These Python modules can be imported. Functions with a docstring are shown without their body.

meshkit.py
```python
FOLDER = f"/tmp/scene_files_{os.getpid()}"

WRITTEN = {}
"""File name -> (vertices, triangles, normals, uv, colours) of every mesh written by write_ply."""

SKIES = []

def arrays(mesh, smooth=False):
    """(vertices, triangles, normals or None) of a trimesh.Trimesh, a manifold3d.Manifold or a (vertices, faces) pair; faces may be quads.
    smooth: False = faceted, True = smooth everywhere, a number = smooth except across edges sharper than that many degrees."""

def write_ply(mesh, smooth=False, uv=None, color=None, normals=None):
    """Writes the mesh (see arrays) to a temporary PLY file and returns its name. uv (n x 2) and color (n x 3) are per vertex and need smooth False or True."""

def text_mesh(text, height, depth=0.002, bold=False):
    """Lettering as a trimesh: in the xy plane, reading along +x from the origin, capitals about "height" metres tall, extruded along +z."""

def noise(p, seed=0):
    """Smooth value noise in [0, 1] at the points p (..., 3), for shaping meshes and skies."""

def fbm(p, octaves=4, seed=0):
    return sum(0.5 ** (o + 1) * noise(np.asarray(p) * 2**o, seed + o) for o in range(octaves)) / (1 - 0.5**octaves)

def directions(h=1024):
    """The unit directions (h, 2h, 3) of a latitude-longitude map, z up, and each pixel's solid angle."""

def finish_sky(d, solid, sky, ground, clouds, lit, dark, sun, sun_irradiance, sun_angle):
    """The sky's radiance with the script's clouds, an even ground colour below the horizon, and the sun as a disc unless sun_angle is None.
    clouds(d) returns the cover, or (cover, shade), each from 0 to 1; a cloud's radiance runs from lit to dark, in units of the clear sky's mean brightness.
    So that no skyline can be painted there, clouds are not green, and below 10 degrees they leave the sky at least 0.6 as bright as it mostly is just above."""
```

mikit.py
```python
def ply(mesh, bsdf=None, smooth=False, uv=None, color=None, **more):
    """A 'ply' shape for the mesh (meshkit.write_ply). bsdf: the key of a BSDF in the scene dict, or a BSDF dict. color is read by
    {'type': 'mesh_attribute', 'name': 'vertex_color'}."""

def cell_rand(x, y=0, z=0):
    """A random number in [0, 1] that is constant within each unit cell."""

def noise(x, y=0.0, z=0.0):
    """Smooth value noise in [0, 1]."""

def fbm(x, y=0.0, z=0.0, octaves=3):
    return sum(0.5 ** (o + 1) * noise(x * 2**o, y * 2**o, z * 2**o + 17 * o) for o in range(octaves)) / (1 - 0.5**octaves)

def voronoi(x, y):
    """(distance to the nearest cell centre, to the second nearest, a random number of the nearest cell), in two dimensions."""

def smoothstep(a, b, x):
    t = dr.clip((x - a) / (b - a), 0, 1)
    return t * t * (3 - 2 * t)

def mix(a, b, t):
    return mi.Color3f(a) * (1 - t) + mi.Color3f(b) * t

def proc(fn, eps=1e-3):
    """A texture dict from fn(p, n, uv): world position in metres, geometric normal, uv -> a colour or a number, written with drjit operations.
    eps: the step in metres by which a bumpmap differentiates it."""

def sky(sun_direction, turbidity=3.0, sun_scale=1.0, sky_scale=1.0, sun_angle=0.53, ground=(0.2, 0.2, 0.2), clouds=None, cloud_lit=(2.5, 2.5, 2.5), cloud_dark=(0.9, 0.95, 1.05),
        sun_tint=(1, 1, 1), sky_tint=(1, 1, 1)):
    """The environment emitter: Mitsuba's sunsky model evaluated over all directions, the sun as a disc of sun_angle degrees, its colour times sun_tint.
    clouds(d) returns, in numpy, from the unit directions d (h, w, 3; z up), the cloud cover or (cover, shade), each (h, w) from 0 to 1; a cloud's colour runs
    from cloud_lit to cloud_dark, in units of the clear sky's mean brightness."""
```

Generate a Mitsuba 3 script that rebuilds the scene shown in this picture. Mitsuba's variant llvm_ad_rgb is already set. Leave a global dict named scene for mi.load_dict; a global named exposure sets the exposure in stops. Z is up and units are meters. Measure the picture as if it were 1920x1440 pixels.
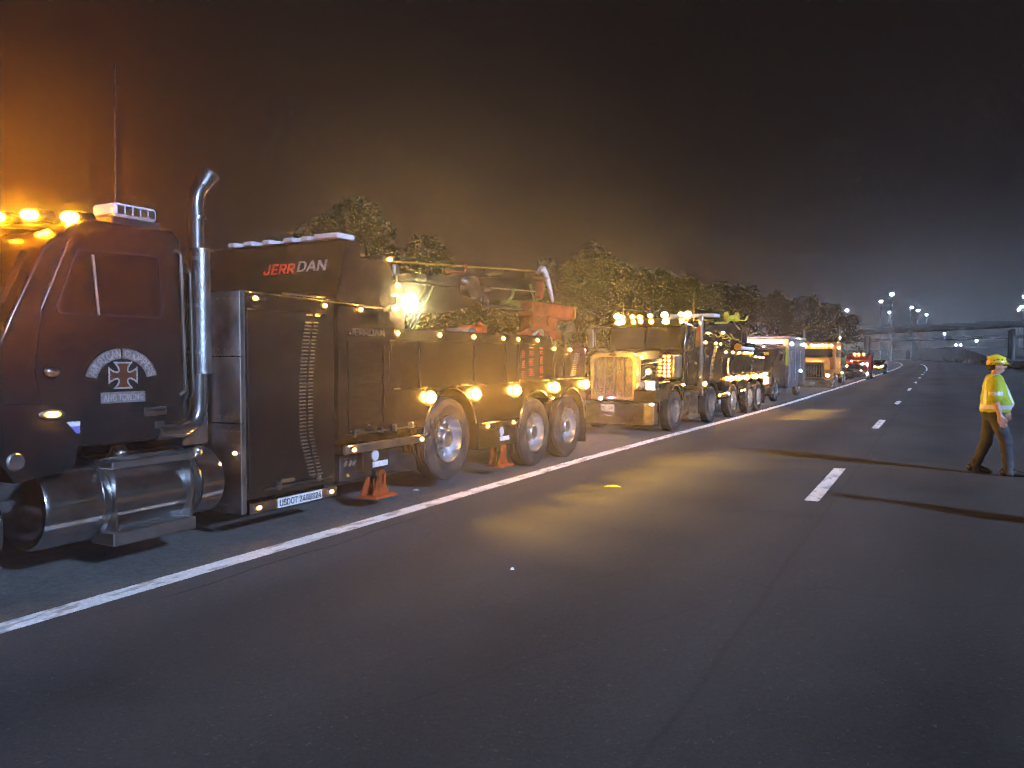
import math, numpy as np, trimesh, mitsuba as mi, mikit, meshkit, drjit as dr
import manifold3d as m3
from shapely.geometry import Polygon, Point, box as sbox, LineString
from shapely import affinity
from shapely.ops import unary_union
from mikit import noise, fbm, smoothstep, mix
T = mi.ScalarTransform4f
scene, labels = {}, {}
V = lambda *a: np.array(a, float)

# ------------------------------------------------------------------ camera, sky, air, exposure
YAW, PITCH = math.radians(28.41), math.radians(2.015)
EYE = V(0, 0, 1.68)
FWD = V(-math.sin(YAW) * math.cos(PITCH), math.cos(YAW) * math.cos(PITCH), -math.sin(PITCH))
exposure = 4.0          # a night shot: long exposure
LK = 1 / 16.0           # lamps are given in picture units
scene['camera'] = {'type': 'perspective', 'fov': 66.02, 'fov_axis': 'x', 'near_clip': 0.05, 'far_clip': 3000.0,
                   'to_world': T().look_at(origin=EYE.tolist(), target=(EYE + FWD).tolist(), up=[0, 0, 1]),
                   'medium': {'type': 'ref', 'id': 'night_air'}}


def cloud(d):
    return 0.97 + 0 * d[..., 0], 0.5 * meshkit.fbm(d * 3.0, 3, 5)


scene['sky'] = mikit.sky((0.93, -0.37, 0.385), turbidity=3, sun_scale=0.27, sky_scale=0.006, sun_angle=2.6, sun_tint=(0.49, 0.95, 2.65),
                         ground=(0.02, 0.02, 0.02), clouds=cloud, cloud_lit=(1.7, 1.0, 0.85), cloud_dark=(1.0, 0.62, 0.58))
# thin haze everywhere, and the trucks' exhaust smoke hanging along the verge
hx, hy, hz = np.linspace(-299, 299, 300), np.linspace(-108.75, 708.75, 328), np.linspace(-0.75, 26.25, 19)
HZ, HY, HX = np.meshgrid(hz, hy, hx, indexing='ij')
smoke = np.exp(-((HX + 6.3) / 1.75) ** 2) * np.clip((7.0 - HZ) / 4.5, 0, 1) * np.clip((HY + 3) / 3, 0, 1) * np.clip((75 - HY) / 25, 0, 1)
smoke *= 0.55 + 0.9 * meshkit.fbm(np.stack([HX * 0.3, HY * 0.22, HZ * 0.3], -1), 3, 9)
smoke *= 0.005 + 0.04 * np.clip((13.5 - HY) / 3, 0, 1) + 0.032 * np.exp(-((HY - 2.6) / 1.8) ** 2) + 0.045 * np.exp(-((HY - 8.5) / 2.1) ** 2)     # thickest round the idling near wrecker
HAZE = 0.0014 + smoke
scene['night_air'] = {'type': 'heterogeneous', 'albedo': 0.95, 'phase': {'type': 'hg', 'g': 0.86},
                      'sigma_t': {'type': 'gridvolume', 'grid': mi.VolumeGrid(np.ascontiguousarray(HAZE[..., None], dtype=np.float32)), 'to_world': T().translate([-300, -110, -1.5]).scale([600, 820, 28.5])}}
scene['haze'] = {'type': 'cube', 'to_world': T().translate([0, 300, 12.75]).scale([299.5, 409.5, 14.1]), 'bsdf': {'type': 'null'},
                 'interior': {'type': 'ref', 'id': 'night_air'}}
labels['haze'] = {'kind': 'stuff', 'label': 'thin hazy night air glowing around the lamps', 'category': 'haze'}

# ------------------------------------------------------------------ materials
rgb = lambda *c: {'type': 'rgb', 'value': [float(x) for x in c]}


def pbr(name, c, rough=0.5, **k):
    scene[name] = {'type': 'twosided', 'b': {'type': 'principled', 'base_color': c if isinstance(c, dict) else rgb(*c), 'roughness': rough, **k}}
    return name


def bumpy(name, c, rough, h, amp, **k):
    scene[name] = {'type': 'twosided', 'b': {'type': 'bumpmap', 'arbitrary': mikit.proc(h, 2e-3), 'scale': amp,
                   'bsdf': {'type': 'principled', 'base_color': c if isinstance(c, dict) else rgb(*c), 'roughness': rough, **k}}}
    return name


def dirty(a, b, s=3.0):
    return mikit.proc(lambda p, n, uv: mix(a, b, smoothstep(0.35, 0.75, fbm(p.x * s, p.y * s, p.z * s, 4))))


def f_road(p, n, uv):
    grain = 0.25 + 0.5 * (noise(p.x * 150, p.y * 150) * 0.6 + noise(p.x * 55, p.y * 55) * 0.4)
    patch = fbm(p.x * 0.45, p.y * 0.16, 3.0, 4)
    track = dr.exp(-dr.square((p.x + 3.9) / 0.45)) + dr.exp(-dr.square((p.x + 2.2) / 0.45)) + dr.exp(-dr.square((p.x - 0.2) / 0.5)) + dr.exp(-dr.square((p.x - 1.9) / 0.5))
    wob = (fbm(p.y * 1.3, 0.3, 0.0, 4) - 0.5) * 0.16
    crack = dr.exp(-dr.square((p.x + 4.74 + wob) / 0.012)) * smoothstep(0.36, 0.6, noise(p.y * 0.9, 4.0))
    seam = dr.exp(-dr.square((p.x + 1.05 + wob * 0.3) / 0.02)) * 0.35
    w2 = (fbm(p.x * 1.1, p.y * 0.35, 2.0, 4) - 0.5) * 1.2
    tar = dr.exp(-dr.square((p.y - 0.35 * p.x - 6.3 + w2) / 0.02)) * smoothstep(-3.2, -2.2, p.x) * 0.3 + dr.exp(-dr.square((p.x + 2.4 - 0.42 * (p.y - 3) + w2 * 0.5) / 0.014)) * smoothstep(2.6, 3.2, p.y) * smoothstep(7.5, 5.5, p.y) * 0.3
    seam = seam + tar
    v = 0.056 * (0.62 + 0.76 * grain) * (0.72 + 0.56 * patch) * (1 - 0.2 * track) * (0.88 + 0.24 * fbm(p.x * 1.7, p.y * 0.5, 9.0, 4)) * (1 - 0.12 * smoothstep(0.62, 0.8, fbm(p.x * 0.8 + 5, p.y * 0.8, 6.0, 4))) * (1 - 0.55 * crack) * (1 - 0.4 * seam)
    stone = smoothstep(0.9, 0.96, noise(p.x * 61, p.y * 61, 2.0))
    return mi.Color3f(v, v * 0.98, v * 0.97) + 0.03 * stone


def f_shoulder(p, n, uv):
    grain = noise(p.x * 70, p.y * 70) * 0.6 + noise(p.x * 21, p.y * 21) * 0.4
    oil = smoothstep(0.55, 0.85, fbm(p.x * 0.9, p.y * 0.5, 8.0, 4))
    v = 0.078 * (0.7 + 0.6 * grain) * (1 - 0.4 * oil) * (0.85 + 0.3 * fbm(p.x * 0.3, p.y * 0.3, 1.0, 3))
    return mi.Color3f(v, v, v * 0.98)


def f_line(p, n, uv):
    wear = smoothstep(0.5, 0.72, fbm(p.x * 14, p.y * 6, 2.0, 4))
    fine = noise(p.x * 60, p.y * 60)
    return mix((0.62, 0.62, 0.61), (0.2, 0.2, 0.195), wear * 0.7) * (0.82 + 0.3 * fine)


def f_grass(p, n, uv):
    a = fbm(p.x * 0.8, p.y * 0.8, 0.0, 4)
    b = noise(p.x * 9, p.y * 9)
    return mix((0.02, 0.03, 0.012), (0.07, 0.085, 0.035), a) * (0.7 + 0.6 * b)


def f_conc(p, n, uv):
    v = 0.11 * (0.7 + 0.5 * fbm(p.x * 0.7, p.y * 0.7, p.z * 1.6, 4)) * (1 - 0.25 * smoothstep(0.6, 0.9, fbm(p.x * 3, p.y * 0.6, p.z * 0.2, 3)))
    return mi.Color3f(v, v * 0.96, v * 0.9)


h_grit = lambda p, n, uv: noise(p.x * 70, p.y * 70, p.z * 70) * 0.6 + noise(p.x * 160, p.y * 160, p.z * 160) * 0.4
bumpy('asphalt', mikit.proc(f_road), 0.9, h_grit, 0.0025, specular=0.06)
bumpy('shoulder_mat', mikit.proc(f_shoulder), 0.9, h_grit, 0.0025, specular=0.06)
pbr('line_paint', mikit.proc(f_line), 0.8, specular=0.1)
pbr('grass_mat', mikit.proc(f_grass), 0.9, specular=0.1)
pbr('concrete', mikit.proc(f_conc), 0.85, specular=0.2)
orange_peel = lambda p, n, uv: fbm(p.x * 2.2, p.y * 2.2, p.z * 2.2, 2)
bumpy('black_paint', mikit.proc(lambda p, n, uv: mix((0.004, 0.004, 0.004), (0.009, 0.008, 0.008), smoothstep(0.4, 0.8, fbm(p.x * 2, p.y * 2, p.z * 5 + 3, 4)))), 0.16, orange_peel, 0.006, clearcoat=1.0, clearcoat_gloss=0.96, specular=0.5)
pbr('black_matt', dirty((0.008, 0.008, 0.008), (0.028, 0.026, 0.024), 4), 0.55)
pbr('rubber', dirty((0.012, 0.012, 0.012), (0.04, 0.037, 0.033), 5), 0.7)
pbr('dark_steel', dirty((0.03, 0.03, 0.03), (0.08, 0.075, 0.07), 6), 0.4, metallic=0.7)
bumpy('chrome', mikit.proc(lambda p, n, uv: mix((0.62, 0.62, 0.63), (0.42, 0.41, 0.40), smoothstep(0.45, 0.8, fbm(p.x * 6, p.y * 6, p.z * 6, 4)))), 0.1, orange_peel, 0.004, metallic=1.0)
pbr('wheel_alloy', dirty((0.85, 0.85, 0.88), (0.6, 0.6, 0.62), 9), 0.3, metallic=1.0)
pbr('emblem_pale', dirty((0.15, 0.125, 0.12), (0.09, 0.075, 0.07), 30), 0.5)
pbr('emblem_white', dirty((0.26, 0.24, 0.24), (0.17, 0.16, 0.16), 30), 0.5)
pbr('shell_chrome', dirty((0.72, 0.72, 0.73), (0.5, 0.5, 0.5), 6), 0.3, metallic=1.0)
pbr('polished', dirty((0.6, 0.6, 0.61), (0.4, 0.4, 0.39), 8), 0.2, metallic=1.0)
bumpy('aluminium', dirty((0.5, 0.5, 0.5), (0.3, 0.3, 0.29), 5), 0.34, lambda p, n, uv: noise(p.x * 130, p.y * 130, p.z * 40), 0.0012, metallic=1.0)
pbr('orange_paint', dirty((0.3, 0.055, 0.014), (0.16, 0.034, 0.012), 6), 0.75, specular=0.1)
pbr('red_paint', dirty((0.22, 0.012, 0.008), (0.14, 0.009, 0.006), 5), 0.25, clearcoat=1.0)
pbr('truck_orange', dirty((0.5, 0.17, 0.03), (0.4, 0.13, 0.025), 2), 0.25, clearcoat=1.0)
pbr('grey_paint', dirty((0.075, 0.075, 0.085), (0.045, 0.045, 0.055), 2), 0.3, clearcoat=0.6)
pbr('yellow_paint', dirty((0.6, 0.45, 0.03), (0.45, 0.32, 0.03), 4), 0.3, clearcoat=0.8)
pbr('night_glass', (0.006, 0.006, 0.007), 0.04, specular=0.6)
pbr('clear_lens', (0.5, 0.5, 0.54), 0.12, specular=0.6, clearcoat=1.0)
pbr('amber_lens', (0.6, 0.2, 0.02), 0.2, clearcoat=1.0)
pbr('lens_body', (0.05, 0.04, 0.03), 0.4)
pbr('white_vinyl', dirty((0.6, 0.6, 0.6), (0.42, 0.42, 0.42), 30), 0.5)
pbr('pale_vinyl', dirty((0.30, 0.25, 0.25), (0.2, 0.17, 0.17), 30), 0.5)
pbr('ink', (0.02, 0.02, 0.03), 0.5)
pbr('maroon_vinyl', (0.07, 0.018, 0.007), 0.4)
pbr('blue_vinyl', (0.16, 0.14, 0.42), 0.4)
pbr('red_tape', dirty((0.8, 0.05, 0.02), (0.55, 0.03, 0.015), 12), 0.3)
pbr('silver_tape', dirty((0.5, 0.5, 0.56), (0.4, 0.4, 0.44), 9), 0.4)
pbr('green_steel', dirty((0.16, 0.18, 0.03), (0.07, 0.08, 0.02), 9), 0.4)
pbr('brass_steel', dirty((0.6, 0.4, 0.06), (0.45, 0.28, 0.05), 9), 0.35, metallic=0.6)
pbr('bark', dirty((0.05, 0.035, 0.02), (0.1, 0.075, 0.05), 4), 0.9)
for i, c in enumerate([(0.042, 0.05, 0.009), (0.03, 0.042, 0.009), (0.052, 0.054, 0.012), (0.012, 0.016, 0.005)]):
    f = (lambda c: lambda p, n, uv: mi.Color3f(c) * (0.45 + 1.1 * noise(p.x * 2.3, p.y * 2.3, p.z * 2.3)))(c)
    scene[f'leaf_{i}'] = {'type': 'principledthin', 'base_color': mikit.proc(f), 'roughness': 0.95, 'diff_trans': 1.0, 'spec_trans': 0.0}
pbr('vest_mat', dirty((0.36, 0.42, 0.025), (0.27, 0.31, 0.02), 6), 0.8, sheen=0.4)
pbr('trousers_mat', dirty((0.035, 0.037, 0.043), (0.062, 0.062, 0.066), 7), 0.9)
pbr('skin_mat', dirty((0.5, 0.28, 0.19), (0.4, 0.2, 0.13), 14), 0.5)
pbr('helmet_mat', (0.7, 0.55, 0.03), 0.3, clearcoat=0.5)
pbr('boot_mat', (0.02, 0.016, 0.012), 0.6)
pbr('hair_mat', (0.02, 0.016, 0.012), 0.7)


# ------------------------------------------------------------------ mesh helpers
def cat(ms):
    return trimesh.util.concatenate([m for m in ms if m is not None])


def hull(pts):
    return trimesh.convex.convex_hull(np.asarray(pts, float))


def bx(x0, x1, y0, y1, z0, z1, c=0.008):
    c = min(c, abs(x1 - x0) / 2.5, abs(y1 - y0) / 2.5, abs(z1 - z0) / 2.5)
    if c < 1e-4:
        b = trimesh.creation.box((x1 - x0, y1 - y0, z1 - z0)); b.apply_translation(((x0 + x1) / 2, (y0 + y1) / 2, (z0 + z1) / 2)); return b
    p = []
    for x, xi in ((x0, x0 + c), (x1, x1 - c)):
        for y, yi in ((y0, y0 + c), (y1, y1 - c)):
            for z, zi in ((z0, z0 + c), (z1, z1 - c)):
                p += [(x, yi, zi), (xi, y, zi), (xi, yi, z)]
    return hull(p)


def pb(x0, x1, y0, y1, z0, z1):          # plain box, for small pieces
    b = trimesh.creation.box((x1 - x0, y1 - y0, z1 - z0)); b.apply_translation(((x0 + x1) / 2, (y0 + y1) / 2, (z0 + z1) / 2)); return b


def _perm(m, A):
    m.vertices = m.vertices @ np.asarray(A, float).T; return m


def ext(poly, h):
    poly = Polygon(poly) if not hasattr(poly, 'geom_type') else poly
    gs = getattr(poly, 'geoms', [poly])
    return cat([trimesh.creation.extrude_polygon(g, h, engine='earcut') for g in gs if g.area > 1e-9])


def prx(poly, x0, x1):                   # outline in (y, z), from x0 to x1
    m = _perm(ext(poly, x1 - x0), [[0, 0, 1], [1, 0, 0], [0, 1, 0]]); m.apply_translation((x0, 0, 0)); return m


def pry(poly, y0, y1):                   # outline in (x, z), from y0 to y1
    m = _perm(ext(poly, y1 - y0), [[1, 0, 0], [0, 0, -1], [0, 1, 0]]); m.apply_translation((0, y1, 0)); return m


def prz(poly, z0, z1):
    m = ext(poly, z1 - z0); m.apply_translation((0, 0, z0)); return m


def softx(poly, x0, x1, inset=0.05, dx=0.08):   # convex outline in (y, z), rounded towards both sides
    P, pts = Polygon(poly), []
    for a in np.linspace(0, math.pi / 2, 5):
        q = np.array(P.buffer(-inset * (1 - math.cos(a)) - 1e-5, join_style=1).exterior.coords)
        for x in (x0 + dx * (1 - math.sin(a)), x1 - dx * (1 - math.sin(a))):
            pts += [(x, y, z) for y, z in q]
    return hull(pts)


def cyl(p, q, r, r2=None, n=20):
    p, q = V(*p), V(*q); r2 = r if r2 is None else r2
    return tube([p, q], [r, r2], n)


def tube(pts, r, n=10, cap=True):
    P = np.asarray(pts, float); r = np.broadcast_to(np.asarray(r, float), (len(P),))
    t = np.gradient(P, axis=0); t /= np.linalg.norm(t, axis=1, keepdims=True) + 1e-12
    a = np.cross(t[0], [0, 0, 1.0] if abs(t[0][2]) < 0.9 else [1.0, 0, 0]); a /= np.linalg.norm(a)
    A = []
    for k in range(len(P)):
        a = a - t[k] * (a @ t[k]); a /= np.linalg.norm(a); A.append(a)
    A = np.array(A); B = np.cross(t, A); g = np.arange(n) * 2 * math.pi / n
    v = (P[:, None] + r[:, None, None] * (np.cos(g)[None, :, None] * A[:, None] + np.sin(g)[None, :, None] * B[:, None])).reshape(-1, 3)
    f = []
    for i in range(len(P) - 1):
        for j in range(n):
            k = (j + 1) % n
            f += [(i * n + j, i * n + k, (i + 1) * n + k), (i * n + j, (i + 1) * n + k, (i + 1) * n + j)]
    if cap:
        c0, c1 = len(v), len(v) + 1; v = np.vstack([v, P[:1], P[-1:]]); e = (len(P) - 1) * n
        for j in range(n):
            k = (j + 1) % n; f += [(c0, k, j), (c1, e + j, e + k)]
    return trimesh.Trimesh(v, f, process=False)


def bez(pts, n=8):
    """a polyline with its corners rounded"""
    P = [V(*p) for p in pts]; out = [P[0]]
    for i in range(1, len(P) - 1):
        a, b, c = P[i - 1], P[i], P[i + 1]
        r = min(np.linalg.norm(a - b), np.linalg.norm(c - b)) * 0.49
        s, e = b + (a - b) / np.linalg.norm(a - b) * r, b + (c - b) / np.linalg.norm(c - b) * r
        out += [(1 - t) ** 2 * s + 2 * t * (1 - t) * b + t * t * e for t in np.linspace(0, 1, n)]
    return np.array(out + [P[-1]])


def lathe_x(prof, n=36):                 # profile of (x, r), turned about the x axis
    m = trimesh.creation.revolve(np.array([(r, x) for x, r in prof]), sections=n)
    return _perm(m, [[0, 0, 1], [1, 0, 0], [0, 1, 0]])


def lathe_y(prof, n=36):
    m = lathe_x(prof, n); return _perm(m, [[0, -1, 0], [1, 0, 0], [0, 0, 1]])


def ball(c, r, sub=2):
    m = trimesh.creation.icosphere(sub, 1.0); m.vertices = m.vertices * np.broadcast_to(r, (3,)) + np.asarray(c, float); return m


def mv(m, d):
    m = m.copy(); m.apply_translation(d); return m


def toM(m):
    return m3.Manifold(m3.Mesh(np.asarray(m.vertices, np.float32), np.asarray(m.faces, np.uint32)))


def fromM(M):
    q = M.to_mesh(); return trimesh.Trimesh(np.array(q.vert_properties[:, :3], float), np.array(q.tri_verts), process=False)


def text_x(s, h, y, z, x, depth=0.003, fit=None, bold=True, centre=False):   # lettering read from +x, running along +y
    m = meshkit.text_mesh(s, h, depth, bold)
    if fit: m.vertices[:, 0] *= fit / np.ptp(m.vertices[:, 0])
    if centre: m.vertices[:, 0] -= np.mean([m.vertices[:, 0].min(), m.vertices[:, 0].max()])
    m = _perm(m, [[0, 0, 1], [1, 0, 0], [0, 1, 0]]); m.apply_translation((x, y, z)); return m


def text_y(s, h, x, z, y, depth=0.003, fit=None, bold=True):   # lettering read from -y, running along +x
    m = meshkit.text_mesh(s, h, depth, bold)
    if fit: m.vertices[:, 0] *= fit / np.ptp(m.vertices[:, 0])
    m = _perm(m, [[1, 0, 0], [0, 0, -1], [0, 1, 0]]); m.apply_translation((x, y, z)); return m


used = {}


def number(key):
    if key not in used:
        used[key] = 0; return key
    used[key] += 1; return f'{key}_{used[key]:03d}'


class Thing:
    def __init__(s, name, label=None, cat=None, group=None, o=(0, 0, 0), turn=0.0, kind=None):
        s.key = number(name); a = math.radians(turn)
        s.M = np.array([[math.cos(a), math.sin(a), 0, o[0]], [-math.sin(a), math.cos(a), 0, o[1]], [0, 0, 1, o[2]], [0, 0, 0, 1.0]])
        d = {k: v for k, v in (('label', label), ('category', cat), ('group', group), ('kind', kind)) if v}
        if d: labels[s.key] = d

    def add(s, name, mesh, mat, smooth=35, parent=None, label=None, kind=None, emit=None, whole=False):
        key = s.key if whole else number(f'{parent or s.key}__{name}')
        mesh = mesh.copy(); mesh.apply_transform(s.M)
        more = {}
        if emit is not None:
            rad, w = emit
            more['emitter'] = {'type': 'area', 'radiance': rgb(*(LK * np.array(rad, float))), 'sampling_weight': float(w)}
        scene[key] = mikit.ply(mesh, mat, smooth=smooth, **more)
        d = {k: v for k, v in (('label', label), ('kind', kind)) if v}
        if d: labels.setdefault(key, {}).update(d)
        return key

    def lamp(s, name, p, n=(1, 0, 0), w=0.08, h=0.05, col=(1, 0.5, 0.07), I=1.0, parent=None, depth=0.022, bezel='chrome', weight=None, label=None, rim=(2.2, 0.75, 0.03), core=0.62):
        """a lamp on a surface: a bezel, a glowing lens cover and inside it the bright source (I = its intensity straight on)"""
        n = V(*n) / np.linalg.norm(n); up = V(0, 0, 1) if abs(n[2]) < 0.9 else V(0, 1, 0)
        r = np.cross(up, n); r /= np.linalg.norm(r); u = np.cross(n, r)
        A = np.eye(4); A[:3, 0], A[:3, 1], A[:3, 2], A[:3, 3] = r, u, n, p

        def put(m):
            m = m.copy(); m.apply_transform(A); return m
        g = np.linspace(0, 2 * math.pi, 21)[:-1]
        ring = np.vstack([np.stack([(w / 2 * k) * np.cos(g), (h / 2 * k) * np.sin(g), 0 * g + z], 1) for k, z in ((1.28, -0.004), (1.26, 0.008), (1.1, 0.011))])
        key = s.add(name, put(hull(ring)), bezel, parent=parent, label=label)
        cov = trimesh.creation.icosphere(2); cov.vertices *= (w / 2, h / 2, depth * 0.35); cov.vertices[:, 2] += 0.008
        if rim is not None:
            s.add('lens', put(cov), 'lens_body', True, parent=key if parent is None else parent, emit=(rim, 0.02))
        src = trimesh.creation.icosphere(2); src.vertices *= (w / 2 * core, h / 2 * core, depth * 0.85); src.vertices[:, 2] += 0.008 + depth * 0.15
        area = math.pi * w * h / 4 * core ** 2
        rv = np.random.default_rng(len(scene)); I = I * rv.uniform(0.7, 1.35)
        L = np.array(col, float) * I / area
        s.add('bulb', put(src), 'lens_body', True, parent=key if parent is None else parent, emit=(L, weight if weight is not None else max(0.05, I)))
        return key

    def wheel(s, x, y, z=0.52, R=0.52, w=0.28, side=1, dish=0.0, holes=True, detail=True):
        k = number(f'{s.key}__wheel'); f = R / 0.52
        ty = [(-0.04, 0.295), (-0.015, 0.31), (-0.006, 0.36), (0, 0.40), (-0.004, 0.412), (-0.001, 0.42), (-0.012, 0.47), (-0.02, 0.5), (-0.04, 0.515), (-0.05, 0.52), (-0.09, 0.522), (-0.09, 0.508), (-0.1, 0.508), (-0.1, 0.522),
              (-0.14, 0.523), (-0.14, 0.508), (-0.15, 0.508), (-0.15, 0.523), (-0.19, 0.522), (-0.19, 0.508), (-0.2, 0.508), (-0.2, 0.522), (-0.25, 0.515), (-0.275, 0.47), (-0.28, 0.4), (-0.26, 0.295), (-0.04, 0.295)]
        put = lambda m: mv(m, (x, y, z))

        def orient(m):
            m = m.copy(); m.vertices = m.vertices * f
            if side < 0:
                m.vertices[:, 0] *= -1; m.invert()
            return m
        s.add('tyre', put(orient(lathe_x(ty, 48))), 'rubber', 30, parent=k)
        d = dish
        rim = [(-0.012, 0.0), (-0.012, 0.298), (-0.004, 0.298), (-0.004, 0.284), (-0.03, 0.272), (-0.05 - d, 0.262), (-0.07 - d * 1.2, 0.24), (-0.062 - d * 1.2, 0.2), (-0.05 - d * 1.2, 0.165), (-0.05 - d * 1.2, 0.12), (-0.01 - d * 0.5, 0.112), (0.0 - d * 0.4, 0.1), (0.008 - d * 0.4, 0.06), (0.012 - d * 0.4, 0.0)]
        rim = [(-0.2, 0.0), (-0.2, 0.298)] + rim[2:]
        M = toM(lathe_x(rim, 60))
        if holes:
            for i in range(10):
                a = i * math.pi / 5
                M = M - toM(cyl((-0.16, 0.212 * math.cos(a), 0.212 * math.sin(a)), (0.1, 0.212 * math.cos(a), 0.212 * math.sin(a)), 0.027, n=12))
        s.add('rim', put(orient(fromM(M))), 'wheel_alloy', 30, parent=k)
        nuts = [cyl((-0.055 - d * 1.2, 0.142 * math.cos(a), 0.142 * math.sin(a)), (-0.012 - d * 1.2, 0.142 * math.cos(a), 0.142 * math.sin(a)), 0.0165, 0.012, 6) for a in np.arange(10) * math.pi / 5 + 0.3]
        if detail: s.add('lug_nuts', put(orient(cat(nuts))), 'chrome', 30, parent=k)
        return k


AMB = (1, 0.44, 0.045)
WARM = (1, 0.62, 0.2)
BLUEWHITE = (0.72, 0.9, 1.25)
BW, BW2 = BLUEWHITE, (0.35, 0.6, 1.4)

# ------------------------------------------------------------------ the setting
xr = lambda y: -np.maximum(np.asarray(y, float) - 95, 0) ** 2 / 4200.0        # the road bends left far ahead


def strip(x0, x1, y0, y1, z, n=None):
    ys = np.linspace(y0, y1, n or max(2, int((y1 - y0) / 8)))
    v = np.vstack([np.stack([x + xr(ys), ys, 0 * ys + z], 1) for x in (x0, x1)]); k = len(ys)
    f = [(i, k + i, k + i + 1) for i in range(k - 1)] + [(i, k + i + 1, i + 1) for i in range(k - 1)]
    return trimesh.Trimesh(v, f, process=False)


gx = np.unique(np.r_[np.linspace(-290, -60, 14), np.linspace(-60, 60, 81), np.linspace(60, 290, 14)])
gy = np.unique(np.r_[np.linspace(-100, -30, 10), np.linspace(-30, 420, 120), np.linspace(420, 700, 10)])
GX, GY = np.meshgrid(gx, gy, indexing='ij')


def ground_z(x, y):
    d = -9.2 - (x - xr(y)); sm = lambda a, b, t: np.clip((t - a) / (b - a), 0, 1) ** 2 * (3 - 2 * np.clip((t - a) / (b - a), 0, 1))
    left = sm(0, 16, d) * (0.9 + 4.6 * sm(70, 160, y)) + sm(16, 60, d) * 1.5
    right = sm(26, 60, x) * 2.0
    return -0.03 + left + right + 0.12 * sm(0.5, 3, d) * (meshkit.fbm(np.stack([x * 0.4, y * 0.4, 0 * x], -1), 3) - 0.3)


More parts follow.
